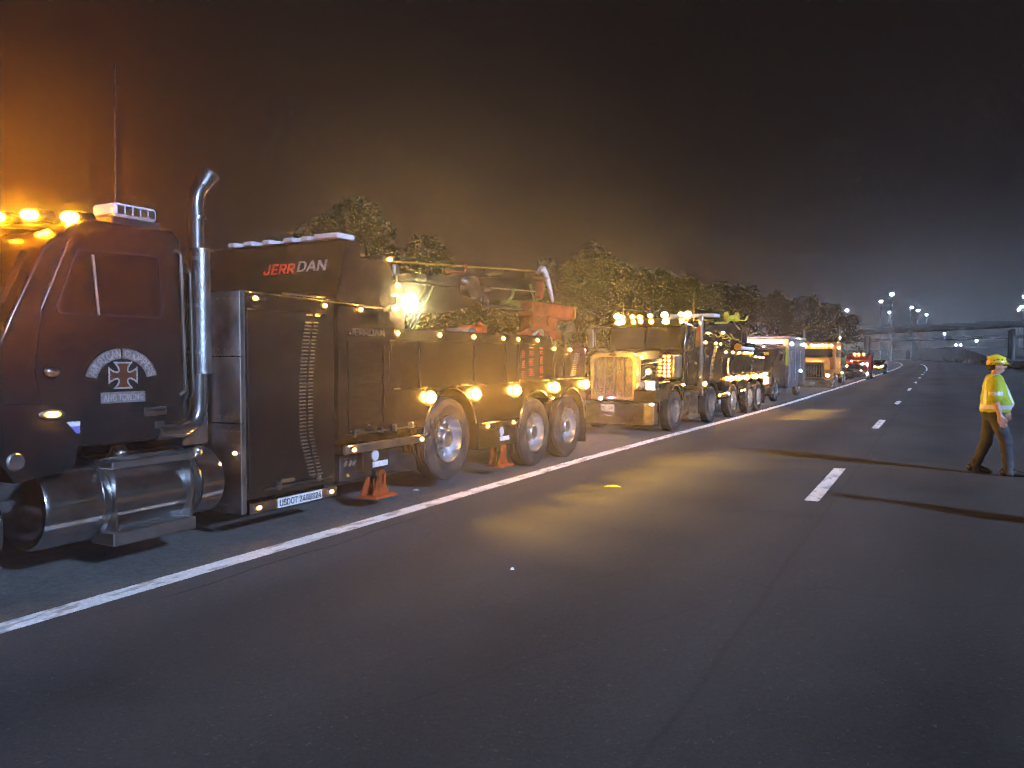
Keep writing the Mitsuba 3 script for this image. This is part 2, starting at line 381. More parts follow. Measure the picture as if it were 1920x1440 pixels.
gv = np.stack([GX, GY, ground_z(GX, GY)], -1).reshape(-1, 3); ny = len(gy)
gf = [(i * ny + j, (i + 1) * ny + j, (i + 1) * ny + j + 1, i * ny + j + 1) for i in range(len(gx) - 1) for j in range(ny - 1)]
g = Thing('ground', kind='structure'); g.add('ground', meshkit.trimesh.Trimesh(*meshkit.arrays((gv, gf))[:2], process=False), 'grass_mat', True, whole=True)
road = Thing('road', kind='structure'); road.add('road', strip(-5.0, 10.2, -60, 420, 0.0), 'asphalt', False, whole=True)
sh = Thing('shoulder', kind='structure'); sh.add('shoulder', strip(-9.2, -5.0, -60, 420, 0.0), 'shoulder_mat', False, whole=True)
oy = np.r_[np.linspace(-60, 120, 10), np.linspace(128, 420, 40)]
oz = 4.6 * np.clip((oy - 120) / 175, 0, 1) ** 2 * (3 - 2 * np.clip((oy - 120) / 175, 0, 1))
ov = np.vstack([np.stack([x + xr(oy), oy, z], 1) for x, z in ((11.2, 0 * oy - 0.3), (11.2, oz), (26 + 0 * oy, oz), (26 + 0 * oy, 0 * oy - 0.3))]); k = len(oy)
of = [q for c in range(3) for i in range(k - 1) for q in ((c * k + i, (c + 1) * k + i + 1, (c + 1) * k + i), (c * k + i, c * k + i + 1, (c + 1) * k + i + 1))]
opp = Thing('opposite_road', kind='structure'); opp.add('opposite_road', trimesh.Trimesh(ov, of, process=False), 'shoulder_mat', False, whole=True)
exy = np.array([(-60, -5.06), (12, -5.06), (16, -4.98), (22, -4.8), (28, -4.69), (45, -4.66), (60, -4.68), (85, -4.8), (110, -4.85), (420, -4.85)])
ys = np.unique(np.r_[np.linspace(-60, 120, 91), np.linspace(120, 420, 60)]); xs = np.interp(ys, exy[:, 0], exy[:, 1]) + xr(ys); k = len(ys)
ev = np.vstack([np.stack([xs - 0.1, ys, 0 * ys + 0.004], 1), np.stack([xs + 0.1, ys, 0 * ys + 0.004], 1)])
ef = [(i, k + i, k + i + 1) for i in range(k - 1)] + [(i, k + i + 1, i + 1) for i in range(k - 1)]
road.add('edge_line', trimesh.Trimesh(ev, ef, process=False), 'line_paint', False)
for y0, y1 in [(-14, -11), (-2.4, 0.6), (9.65, 12.65), (20.1, 22.9), (30.7, 32.9), (43, 46), (55.2, 58.2), (67.4, 70.4), (80, 83), (92, 95)]:
    road.add('lane_dash', strip(-1.35, -1.19, y0, y1, 0.004, 3), 'line_paint', False)
road.add('lane_line', strip(-1.3, -1.15, 101, 190, 0.004), 'line_paint', False)

# concrete median barrier on the right
for i, y0 in enumerate(np.arange(96, 300, 12.0)):
    sec = [(10.3, 0.0), (10.3, 0.08), (10.5, 0.3), (10.6, 0.95), (10.8, 0.95), (10.9, 0.3), (11.1, 0.08), (11.1, 0.0)]
    if i == 0: bar = Thing('median_barrier', 'long dark concrete barrier on the far right edge of the road', 'barrier')
    bar.add('barrier_block', mv(pry(sec, y0, y0 + 11.94), (float(xr(y0 + 6)), 0, 0)), 'concrete')

# overpass across the road
br = Thing('overpass', 'upper concrete overpass crossing the road in the far distance', 'bridge')


def deck(t, y, x0, z0, x1, z1, th, dy, sk):
    sec = lambda x, z: [(x, y + sk * x, z - th), (x, y + sk * x, z), (x, y + sk * x + dy, z), (x, y + sk * x + dy, z - th)]
    t.add('deck', hull(sec(x0, z0) + sec(x1, z1)), 'concrete')
    par = lambda a: [(x, y + sk * x + o - 0.25, z + q) for x, z in ((x0, z0), (x1, z1)) for o in (0.0, 0.22) for q in (0.002, 0.45)]
    t.add('parapet', hull(par(0)), 'concrete')
    for q in (0.15, 0.45):
        t.add('girder', hull([(x, y + sk * x + dy * q + o, z - th - h) for x, z in ((x0, z0), (x1, z1)) for o in (0, 0.5) for h in (0.0, 0.35)]), 'concrete')


deck(br, 172, -16, 6.75, 70, 10.1, 0.4, 11, 0.03)
for px in (-13, 12.2, 38):
    for q in (2, 8):
        br.add('pier', cyl((px, 173 + q, -0.1), (px, 173 + q, 5.7 + (px + 16) * 0.039), 0.4, n=16), 'concrete')
b2 = Thing('overpass', 'lower farther concrete bridge seen beneath the upper overpass', 'bridge')
deck(b2, 330, -60, 7.2, 110, 10.4, 0.4, 10, 0.0)
for px in (-34, 60):
    b2.add('pier', cyl((px, 335, -0.1), (px, 335, 6.2 + (px + 60) * 0.0188), 0.5, n=16), 'concrete')
rw = Thing('retaining_wall', 'pale lit concrete retaining wall across the far end of the road', 'wall')
for i in range(14):
    x0 = -40 + i * 9.0
    rw.add('wall_panel', bx(x0, x0 + 8.96, 430, 430.4, -0.03, 4.6, 0.03), 'concrete')
rw.add('coping', bx(-40.2, 86.2, 429.9, 430.5, 4.602, 4.9, 0.03), 'concrete')

# high mast lamps far away
masts = [((-39, 410, 24), 1, 'leftmost high mast lamp standing alone above the far trees'), ((-21, 355, 24.3), 1.5, 'tall bright mast lamp with its long pole visible left of the overpass'),
         ((-15, 313, 24.1), 1.6, 'highest mast lamp of the bright group left of centre over the overpass'), ((-22, 439, 24), 1.5, 'lower bright mast lamp just behind the tall one'),
         ((-11, 400, 24), 1, 'first lamp of the row of three small mast lamps over the overpass'), ((-9, 427, 24), 1, 'middle lamp of the row of three small mast lamps'),
         ((-6, 473, 24), 1, 'last and lowest lamp of the row of three small mast lamps'), ((28, 351, 24.3), 1.4, 'topmost mast lamp at the right edge of the picture'),
         ((32, 416, 24), 1.2, 'middle mast lamp at the right edge of the picture'), ((33, 441, 24), 1.4, 'lowest bluish mast lamp at the right edge of the picture'),
         ((1.6, 300, 9.5), 0.6, 'small white lamp seen just under the overpass'), ((9.5, 262, 6.4), 0.5, 'small white street lamp low under the right part of the overpass')]
for (x, y, z), s, lb in masts:
    t = Thing('mast_lamp', lb, 'street lamp', 'far street lamps over the road')
    gz = float(ground_z(np.array(x), np.array(y)))
    t.add('pole', tube([(x, y, gz - 0.2), (x, y, z + 0.2)], [0.28, 0.13], 8), 'polished')
    t.add('lamp_ring', lathe_y([(0, 0.0), (0, 0.9), (0.25, 0.9), (0.3, 0.0)], 16).apply_transform(trimesh.transformations.rotation_matrix(math.pi / 2, (1, 0, 0))).apply_translation((x, y, z + 0.2)), 'dark_steel')
    r = 0.42 if z > 12 else 0.22
    m = trimesh.creation.icosphere(1); m.vertices *= (r * 1.7, r * 1.7, r); m.apply_translation((x, y, z - 0.35))
    L = 300 * s
    t.add('lamp_head', m, 'lens_body', True, emit=((L * 0.62, L * 0.86, L * 1.3), 1.2))

# ------------------------------------------------------------------ the near wrecker (its cab at the left edge of the frame)
t = Thing('wrecker', 'nearest black heavy wrecker, cab cut off by the left edge, chrome tank and exhaust stack', 'tow truck', 'black wreckers in the line', o=(-6.6, 0, 0))
A = t.add
A('chassis', cat([bx(-0.46, -0.36, 1.2, 12.6, 0.6, 0.86), bx(0.36, 0.46, 1.2, 12.6, 0.6, 0.86), bx(-0.36, 0.36, 3.0, 3.2, 0.6, 0.8), bx(-0.36, 0.36, 7.0, 7.2, 0.6, 0.8), bx(-0.36, 0.36, 12.4, 12.6, 0.6, 0.8)]
                 + [cyl((-1.0, y, z), (1.0, y, z), 0.09) for y, z in ((2.46, 0.52), (8.34, 0.66), (10.75, 0.52), (11.98, 0.52))]), 'black_matt')
cab = [(3.02, 1.0), (3.02, 1.72), (3.14, 2.0), (3.36, 2.46), (3.6, 2.66), (3.74, 2.71), (4.45, 2.72), (4.52, 2.64), (4.54, 1.0)]
A('cab', softx(cab, -1.0, 1.0, 0.025, 0.035), 'black_paint', 40)
A('windshield', hull([(x, y - 0.02, z + 0.015) for x, y, z in ((-0.86, 3.15, 2.04), (0.86, 3.15, 2.04), (-0.84, 3.31, 2.42), (0.84, 3.31, 2.42))] + [(x, y, z) for x, y, z in ((-0.86, 3.2, 2.04), (0.86, 3.2, 2.04), (-0.84, 3.36, 2.42), (0.84, 3.36, 2.42))]), 'night_glass')
dr_poly = Polygon([(3.36, 1.04), (3.28, 1.6), (3.34, 2.02), (3.56, 2.55), (4.36, 2.55), (4.42, 2.4), (4.42, 1.04)]).buffer(-0.03).buffer(0.03)
dk = A('door', prx(dr_poly, 0.985, 1.012), 'black_paint')
win = Polygon([(3.44, 2.0), (3.62, 2.46), (4.28, 2.48), (4.31, 2.0)]).buffer(-0.03).buffer(0.03)
A('window', prx(win, 1.004, 1.016), 'night_glass', parent=dk)
A('window_trim', prx(win.buffer(0.016).difference(win), 1.006, 1.022), 'black_matt', parent=dk)
A('window_post', tube([(1.02, 3.72, 2.44), (1.02, 3.76, 1.99)], 0.012, 8), 'chrome', parent=dk)
A('handle', cat([bx(1.012, 1.03, 4.13, 4.34, 1.2, 1.27), tube(bez([(1.02, 4.15, 1.235), (1.055, 4.17, 1.235), (1.055, 4.31, 1.235), (1.02, 4.33, 1.235)]), 0.012, 8)]), 'chrome', parent=dk)
A('lock_plate', bx(1.012, 1.024, 4.23, 4.32, 1.09, 1.15), 'polished', parent=dk)
# the emblem on the door: an arc of lettering, a cross pattee and a straight line of lettering
ec = (3.955, 1.5)


def arc_band(y0, y1, a0, a1):
    g = np.radians(np.linspace(a0, a1, 24))
    return Polygon([(ec[0] + y1 * math.cos(a), ec[1] + 0.84 * y1 * math.sin(a) - 0.02) for a in g] + [(ec[0] + y0 * math.cos(a), ec[1] + 0.84 * y0 * math.sin(a) - 0.02) for a in g[::-1]])


def arc_text(s, a0, a1, r, h):
    out = []
    for i, ch in enumerate(s):
        a = math.radians(a0 + (a1 - a0) * (i + 0.5) / len(s))
        m = meshkit.text_mesh(ch, h, 0.003, True); m.vertices[:, 0] -= np.ptp(m.vertices[:, 0]) / 2; m.vertices[:, 0] *= 0.8; m.vertices[:, 1] -= h / 2
        c, q = math.cos(a - math.pi / 2), math.sin(a - math.pi / 2)
        m = _perm(m, [[c, -q, 0], [q, c, 0], [0, 0, 1]]); m = _perm(m, [[0, 0, 1], [1, 0, 0], [0, 1, 0]])
        m.apply_translation((1.0145, ec[0] + r * math.cos(a), ec[1] + 0.84 * r * math.sin(a) - 0.02)); out.append(m)
    return cat(out)


A('emblem_banner', prx(unary_union([arc_band(0.222, 0.304, 168, 94), arc_band(0.222, 0.304, 88, 12)]).buffer(0.006), 1.010, 1.0145), 'emblem_pale', False, parent=dk)
for q in (arc_text('AMERICAN', 167, 94, 0.263, 0.055), arc_text('CHOPPERS', 87, 13, 0.263, 0.055), text_x('AND TOWING', 0.05, 3.96, 1.336, 1.0145, fit=0.34, centre=True)): A('emblem_lettering', q, 'emblem_white', False, parent=dk)
cr = sbox(-0.125, -0.105, 0.125, 0.105)
for sx in (-1, 1):
    for sz in (-1, 1):
        e = affinity.rotate(affinity.scale(Point(0, 0).buffer(1, 24), 0.082, 0.026), 40 * sx * sz, origin=(0, 0)); cr = cr.difference(affinity.translate(e, 0.108 * sx, 0.088 * sz))
cr = affinity.translate(max(getattr(cr, 'geoms', [cr]), key=lambda q: q.area), ec[0] + 0.005, 1.532)
A('emblem_cross', prx(cr, 1.010, 1.0145), 'emblem_white', False, parent=dk)
A('emblem_cross_fill', prx(cr.buffer(-0.014), 1.010, 1.0165), 'maroon_vinyl', False, parent=dk)
A('emblem_base', prx(sbox(3.775, 1.325, 4.145, 1.398).buffer(0.006), 1.010, 1.0145), 'emblem_pale', False, parent=dk)
A('cowl_mirror', ball((1.06, 3.37, 1.57), (0.03, 0.055, 0.04)), 'chrome', True)
A('hood', hull([(x, y, z) for sx in (-1, 1) for x, y, z in ((0.95 * sx, 3.04, 1.0), (0.9 * sx, 3.04, 1.72), (0.72 * sx, 3.04, 1.82), (0.62 * sx, 1.05, 0.9), (0.6 * sx, 1.02, 1.42), (0.5 * sx, 1.05, 1.52))]), 'black_paint', 30)
fe = Polygon([(1.2, 0.62), (1.2, 1.05), (1.6, 1.3), (2.6, 1.38), (3.3, 1.34), (3.5, 1.1), (3.46, 0.9), (3.36, 0.86)]).difference(Point(2.46, 0.55).buffer(0.64, 32))
for sx in (1, -1):
    A('fender', prx(fe, *((0.62, 1.16) if sx > 0 else (-1.16, -0.62))), 'black_paint', 30)
A('bumper', softx([(0.82, 0.32), (0.82, 0.74), (1.0, 0.78), (1.05, 0.32)], -1.2, 1.2, 0.03, 0.1), 'chrome', 40)
gk = A('grille', bx(-0.5, 0.5, 0.98, 1.04, 0.8, 1.45, 0.03), 'chrome')
for i in range(8): A('bar', pb(-0.44, 0.44, 0.965, 0.978, 0.86 + i * 0.07, 0.9 + i * 0.07), 'black_matt', False, parent=gk)
for sx in (-1, 1): t.lamp('headlight', (0.85 * sx, 1.19, 0.92), (0, -1, 0), 0.24, 0.16, WARM, 3.0)
t.wheel(1.18, 2.46, dish=-0.06)
t.wheel(-1.18, 2.46, side=-1, dish=-0.06)
t.lamp('turn_signal', (1.165, 3.3, 1.275), (1, -0.1, 0), 0.14, 0.055, AMB, 2.0, label='slanted amber turn signal on the fender')
A('sticker', bx(1.01, 1.015, 3.43, 3.6, 1.11, 1.2, 0.001), 'blue_vinyl', False, label='small white and blue sticker low on the cab')
A('sticker_band', bx(1.0135, 1.0165, 3.43, 3.6, 1.165, 1.2, 0.0005), 'white_vinyl', False)
A('vent_cap', lathe_x([(1.158, 0), (1.17, 0.0), (1.175, 0.05), (1.165, 0.062), (1.15, 0.064)], 24).apply_translation((0, 3.05, 0.97)), 'aluminium')
# cab roof: visor lip, beacons, antenna and clear light pod
A('roof_visor', hull([(x, 3.5 + 0.1 * (x / 0.9) ** 2 + dy, 2.665 + dz - 0.07 * (x / 0.9) ** 2) for x in np.linspace(-0.95, 0.95, 13) for dy, dz in ((0, 0), (0.02, 0.03), (0.2, 0.07), (0.2, 0.0))]), 'black_paint', 30)
for i, x in enumerate((-0.8, -0.4, 0.0, 0.42, 0.86)):
    z = 2.735 - 0.07 * (x / 0.9) ** 2; y = 3.6 + 0.06 * (x / 0.9) ** 2
    hk = A('roof_beacon', lathe_x([(-0.1, 0), (-0.1, 0.052), (0.02, 0.05), (0.06, 0.03), (0.09, 0.0)], 20).apply_transform(trimesh.transformations.rotation_matrix(-math.pi / 2, (0, 0, 1))).apply_translation((x, y + 0.07, z + 0.055)), 'black_paint', 30)
    A('lens', ball((x, y - 0.005, z + 0.05), (0.075, 0.055, 0.042)), 'lens_body', True, parent=hk, emit=((900, 900 * 0.26, 900 * 0.004), 4.0))
A('antenna', tube([(0.93, 3.98, 2.7), (0.93, 3.98, 2.78), (0.94, 3.985, 3.95)], [0.012, 0.009, 0.004], 6), 'black_matt')
pk = A('light_pod', bx(0.72, 1.0, 3.92, 4.3, 2.765, 2.87, 0.02), 'clear_lens', label='unlit clear strobe pod on the cab roof')
A('pod_base', bx(0.7, 1.0, 3.9, 4.32, 2.7, 2.762), 'black_matt', parent=pk)
for i in range(5): A('pod_cell', pb(1.0, 1.004, 3.945 + i * 0.068, 4.0 + i * 0.068, 2.785, 2.85), 'polished', False, parent=pk)
# fuel tank with steps
tk = A('fuel_tank', lathe_y([(3.22, 0), (3.22, 0.26), (3.235, 0.3), (3.27, 0.318), (4.44, 0.318), (4.475, 0.3), (4.49, 0.26), (4.49, 0.0)], 64).apply_translation((0.88, 0, 0.6)), 'chrome', 30)
for y in (3.66, 4.47): A('strap', lathe_y([(y, 0.3), (y, 0.328), (y + 0.05, 0.328), (y + 0.05, 0.3)], 48).apply_translation((0.88, 0, 0.6)), 'black_matt' if y > 4 else 'polished', 30, parent=tk)
A('filler_cap', cat([cyl((0.98, 3.92, 0.88), (1.02, 3.92, 0.95), 0.075, 0.07, 24), cyl((1.02, 3.92, 0.95), (1.03, 3.92, 0.97), 0.05, 0.045, 16)]), 'chrome', parent=tk)
A('tank_label', bx(1.06, 1.1, 4.06, 4.2, 0.874, 0.879, 0.001).apply_transform(trimesh.transformations.rotation_matrix(0.5, (0, 1, 0), (1.08, 4.1, 0.876))), 'white_vinyl', False, parent=tk)
st = number(t.key + '__step')
for y in (3.72, 4.385): A('side_plate', prx([(y, 0.27), (y + 0.015, 0.27), (y + 0.015, 0.9), (y, 0.9)], 0.95, 1.24), 'polished', parent=st)
for z0, z1 in ((0.84, 0.9), (0.265, 0.37)):
    A('tread', bx(0.98, 1.255, 3.69, 4.43, z0, z1, 0.01), 'aluminium', parent=st)
    A('tread_teeth', cat([pb(1.0 + 0.05 * (j % 5), 1.02 + 0.05 * (j % 5), 3.72 + 0.022 * i, 3.733 + 0.022 * i, z1, z1 + 0.006) for i in range(32) for j in range(5)]), 'polished', False, parent=st, kind='stuff')
sk_ = A('small_tank', lathe_y([(4.56, 0), (4.56, 0.25), (4.58, 0.285), (4.8, 0.285), (4.82, 0.25), (4.82, 0)], 48).apply_translation((0.88, 0, 0.6)), 'chrome', 30)
A('cap', ball((1.0, 4.66, 0.87), (0.045, 0.05, 0.045)), 'polished', True, parent=sk_)
# exhaust stack with turned-out tip and grab rails
ex = A('exhaust_stack', tube(bez([(0.98, 4.28, 1.06), (0.98, 4.68, 1.06), (0.98, 4.7, 1.5), (0.98, 4.69, 3.0), (0.98, 4.72, 3.1), (0.99, 4.79, 3.2)], 10), 0.068, 28), 'chrome', 50)
A('tip', tube([(0.985, 4.755, 3.14), (0.995, 4.8, 3.225), (1.0, 4.82, 3.26)], [0.07, 0.085, 0.098], 28, False), 'chrome', 50, parent=ex)
A('heat_shield', cat([tube([(1.005, 4.715, 1.55), (1.005, 4.71, 2.58)], 0.082, 28), tube([(1.005, 4.71, 2.58), (1.005, 4.71, 2.6)], 0.09, 28), tube([(1.005, 4.715, 1.53), (1.005, 4.715, 1.55)], 0.09, 28)]), 'aluminium', 50, parent=ex)
for z in (1.7, 2.1, 2.5, 2.85): A('clamp', tube([(0.985, 4.7, z), (0.985, 4.7, z + 0.03)], 0.088 if z < 2.6 else 0.075, 24), 'polished', parent=ex)
A('grab_rail', tube(bez([(1.0, 4.5, 1.36), (1.06, 4.5, 1.4), (1.06, 4.47, 2.44), (1.06, 4.47, 2.54), (0.98, 4.47, 2.56)]), 0.014, 10), 'chrome')
A('grab_rail', tube(bez([(0.96, 4.6, 1.3), (1.03, 4.6, 1.36), (1.03, 4.585, 2.4), (0.96, 4.585, 2.46)]), 0.012, 10), 'chrome')
A('bulkhead', bx(-1.0, 0.86, 4.62, 4.9, 0.9, 2.4), 'black_matt')
rng = np.random.default_rng(4)
hs = [tube(bez([(0.9, 4.58 + 0.03 * i, 1.2 + 0.12 * i), (0.95 + 0.02 * i, 4.66, 1.5 + 0.1 * i), (0.88, 4.62 + 0.04 * i, 2.0 + 0.12 * i)]), 0.016, 8) for i in range(4)]
A('hose', cat(hs), 'rubber')
# front wall of the body: three curved aluminium panels
wall = [(0.62, 5.06), (0.66, 4.98), (0.78, 4.93), (0.95, 4.915), (1.245, 4.915), (1.25, 4.92), (1.25, 4.96), (0.62, 5.1)]
for z0, z1 in ((0.29, 1.085), (1.093, 1.675), (1.683, 2.25)):
    A('front_panel', prz(wall, z0, z1), 'aluminium', 35)
for z in (0.36, 1.02, 1.15, 1.62, 1.74, 2.19):
    A('rivet_row', cat([ball((x, 4.913, z), 0.007, 1) for x in np.linspace(0.98, 1.22, 4)]), 'polished', True, kind='stuff')
t.lamp('marker_lamp', (1.19, 4.912, 0.83), (0, -1, 0), 0.075, 0.045, AMB, 0.35)
# tall tool cabinet
cb = A('tool_cabinet', cat([bx(-1.24, 1.235, 4.965, 6.15, 0.4, 2.245), bx(-1.2, 0.5, 5.0, 6.1, 0.28, 0.4)]), 'black_paint')
A('cabinet_door', bx(1.232, 1.25, 5.0, 6.02, 0.5, 2.1, 0.006), 'black_paint', parent=cb)
A('top_trim', tube([(1.242, 4.93, 2.252), (1.242, 6.94, 2.208)], 0.008, 6), 'polished', parent=cb)
A('edge_trim', bx(1.226, 1.252, 4.962, 4.972, 0.3, 2.25, 0.003), 'polished', parent=cb)
lz = np.linspace(2.07, 0.52, 46)
for z in lz:
    q = (z - 0.52) / 1.55; y = 5.625 + 0.32 * (q - 0.42) ** 2 * 1.0 + 0.075 * max(0, 0.25 - q) / 0.25
    if abs(z - lz[1]) < 1e-6: continue
    for y0, w in ((y, 0.092), (y + 0.122, 0.062)):
        A('louver', hull([(1.249, y0, z), (1.249, y0 + w, z), (1.249, y0, z + 0.015), (1.249, y0 + w, z + 0.015), (1.263, y0 + 0.004, z + 0.001), (1.263, y0 + w - 0.004, z + 0.001)]), 'shell_chrome', False, parent=cb)
A('door_bar', tube([(1.275, 5.16, 0.475), (1.275, 6.05, 0.475)], 0.0125, 10), 'chrome', parent=cb)
for y in (5.33, 5.86): A('bar_bracket', bx(1.24, 1.29, y, y + 0.03, 0.45, 0.52), 'polished', parent=cb)
A('latch', bx(1.25, 1.27, 5.37, 5.55, 0.5, 0.545), 'polished', parent=cb)
A('sill_strip', bx(1.24, 1.262, 5.0, 6.14, 0.275, 0.37, 0.006), 'chrome', parent=cb)
A('number_plate', prx(sbox(5.33, 0.283, 5.915, 0.362).buffer(0.004), 1.258, 1.2645), 'white_vinyl', False, parent=cb)
A('plate_lettering', text_x('USDOT 2488824', 0.058, 5.345, 0.293, 1.2645, fit=0.555), 'ink', False, parent=cb)
for y in (5.07, 6.03): t.lamp('marker_lamp', (1.262, y + 0.02, 0.325), (1, 0, 0), 0.085, 0.05, AMB, 0.5)
for y, z in ((5.09, 2.195), (5.99, 2.18), (6.54, 2.172)): t.lamp('marker_lamp', (1.245, y, z), (1, 0, 0), 0.085, 0.048, AMB, 0.5)
A('roof_bar', bx(1.2, 1.262, 5.47, 6.0, 2.255, 2.275, 0.004), 'chrome')
# middle tower with roll-up shutter and maker's badge, then the long side body
arches = [(8.34, 0.64), (10.75, 0.52), (11.98, 0.52)]
side = Polygon([(6.22, 0.83), (6.22, 2.2), (6.95, 2.2), (7.2, 1.995), (11.18, 1.995), (11.3, 1.845), (12.6, 1.83), (12.62, 0.8), (11.4, 0.8), (9.0, 0.8), (7.8, 0.83)])
for y, z in arches: side = side.difference(Point(y, z + 0.03).buffer(0.6, 40))
side = side.difference(sbox(10.75, 0.3, 11.98, 1.02)).buffer(-0.004).buffer(0.004)
side = max(getattr(side, 'geoms', [side]), key=lambda q: q.area)
bk = A('side_body', cat([prx(side, 0.62, 1.222), prx(side, -1.222, -0.62)]), 'black_paint', 25)
A('deck', bx(-0.62, 0.62, 6.2, 12.5, 1.0, 1.5), 'black_matt')
A('recess', bx(-1.15, 1.16, 6.15, 6.22, 0.6, 2.15), 'black_matt')
for y0, y1, z0, z1 in ((7.06, 7.60, 1.3, 1.86), (7.63, 8.85, 1.3, 1.86), (8.88, 9.71, 1.3, 1.86), (9.74, 10.08, 1.3, 1.86), (10.1, 11.1, 1.3, 1.86), (11.34, 11.66, 1.3, 1.72), (11.69, 12.5, 1.3, 1.72)):
    A('side_door', bx(1.218, 1.236, y0, y1, z0, z1, 0.006), 'black_paint', parent=bk)
for y0, y1 in ((7.15, 7.24), (8.55, 8.72), (10.9, 11.08), (11.46, 11.95), (12.0, 12.45)):
    A('pull_bar', tube(bez([(1.235, y0, 1.315), (1.26, y0 + 0.01, 1.315), (1.26, y1 - 0.01, 1.315), (1.235, y1, 1.315)]), 0.009, 8), 'chrome', parent=bk)
sh_ = A('shutter_frame', prx(sbox(6.36, 0.92, 7.0, 1.84).difference(sbox(6.41, 0.96, 6.95, 1.8)), 1.218, 1.24), 'black_paint')
for i in range(27):
    z = 0.965 + i * 0.031
    A('slat', hull([(1.219, y, z + dz) for y in (6.412, 6.948) for dz in (-0.0145, 0.0145)] + [(1.2235, y, z + dz) for y in (6.412, 6.948) for dz in (-0.009, 0.009)]), 'black_paint', False, parent=sh_)
A('shutter_knob', ball((1.245, 6.68, 0.945), 0.012, 1), 'polished', True, parent=sh_)
A('maker_badge', text_x('JERRDAN', 0.07, 6.39, 1.9, 1.222, 0.012, fit=0.58), 'chrome', False, label='chrome lettering on the tower')
A('handrail', tube([(1.27, 6.3, 0.87), (1.27, 7.0, 0.87)], 0.012, 8), 'chrome')
A('handrail', tube([(1.27, 7.06, 0.87), (1.27, 7.5, 0.87)], 0.008, 8), 'chrome')
A('rail_latch', cat([bx(1.22, 1.29, 6.40, 6.43, 0.835, 0.905), bx(1.23, 1.27, 6.44, 6.58, 0.88, 0.92), bx(1.22, 1.285, 6.86, 6.885, 0.84, 0.91), bx(1.22, 1.285, 7.1, 7.13, 0.84, 0.92), bx(1.22, 1.285, 7.42, 7.45, 0.85, 0.92)]), 'polished')
A('skirt_bar', bx(1.215, 1.262, 6.28, 7.72, 0.665, 0.752, 0.008), 'chrome')
A('skirt_edge', tube([(1.262, 6.28, 0.757), (1.262, 7.73, 0.757)], 0.008, 6), 'polished')
for y in (6.4, 7.62): t.lamp('marker_lamp', (1.262, y, 0.708), (1, 0, 0), 0.085, 0.05, AMB, 0.5)
A('arch_bracket', tube(bez([(1.235, 7.73, 0.72), (1.28, 7.78, 0.74), (1.28, 7.8, 0.92)]), 0.014, 8), 'chrome')
for (y, z), a0, a1 in zip(arches, (12, 58, 6), (172, 172, 122)):
    g = np.radians(np.linspace(a0, a1, 22))
    A('arch_trim', tube([(1.228, y + 0.61 * math.cos(a), z + 0.03 + 0.61 * math.sin(a)) for a in g], 0.011, 8), 'chrome')
# rows of lamps
for y, z in ((7.214, 1.944), (8.069, 1.94), (8.876, 1.934), (9.671, 1.93), (10.118, 1.928), (10.742, 1.926), (11.33, 1.798), (11.949, 1.788)):
    t.lamp('marker_lamp', (1.224, y, z), (1, 0, 0), 0.085, 0.055, AMB, 0.5)
for i, (y, z) in enumerate(((7.835, 1.19), (8.887, 1.185), (10.02, 1.188), (11.333, 1.189), (12.56, 1.198))):
    k = t.lamp('side_flood', (1.232, y, z), (1, -0.25, 0), 0.17, 0.17, AMB, 3.6, depth=0.085, core=0.85, weight=4)
    far = i == 4                                                   # the last flood is swung out over the road
    for j, ty in enumerate([12.9] if far else [6.75 + 1.8 * i, 7.65 + 1.8 * i]):          # two beams to a lamp, their pools run together
        scene[f'flood_beam_{i}_{j}'] = {'type': 'spot', 'to_world': T().look_at(origin=[-6.6 + 1.36, y, z], target=[0.6, ty, 0.95] if far else [-3.4, ty, 0.0], up=[0, 0, 1]), 'intensity': rgb(*((130 if far else (62, 98, 115, 115)[i]) * LK * V(1, 0.46 if far else 0.56, 0.03))), 'cutoff_angle': 20.0 if far else 15.5, 'beam_width': 2.0, 'sampling_weight': 10.0}
for y, z in ((9.2, 0.735), (9.93, 0.735)): t.lamp('marker_lamp', (1.245, y, z), (1, 0, 0), 0.085, 0.05, AMB, 0.35)
t.lamp('marker_lamp', (1.2, 11.33, 1.02), (1, 0, 0), 0.09, 0.05, AMB, 0.4)
A('mid_skirt', cat([bx(0.7, 1.2, 9.03, 10.12, 0.42, 0.82), bx(1.19, 1.24, 9.06, 10.1, 0.69, 0.78)]), 'black_paint')
for z in (1.79,): t.lamp('tail_lamp', (1.19, 12.62, z), (0.8, 0.6, 0), 0.07, 0.07, (1, 0.1, 0.18), 1.6, rim=(2.2, 0.06, 0.25))
t.lamp('tail_lamp', (1.14, 12.64, 0.83), (0.8, 0.6, 0), 0.05, 0.1, (1, 0.1, 0.18), 1.4, rim=(2.2, 0.06, 0.25))
for x, I in ((-0.75, 10), (-0.4, 10), (0.85, 14)): t.lamp('rear_strobe', (x, 12.665, 1.5), (0, 1, 0), 0.16, 0.1, (1, 0.5, 0.02), I * 1.0, weight=3)
t.lamp('rear_stop_lamp', (-0.35, 12.665, 1.2), (0, 1, 0), 0.14, 0.1, (1, 0.07, 0.03), 3.5, weight=1, rim=(2.4, 0.05, 0.06))
for y in (7.2, 9.5, 11.8): t.lamp('side_flood', (-1.232, y, 1.19), (-1, 0, 0.1), 0.17, 0.17, AMB, 26, depth=0.085, core=0.85, weight=3)
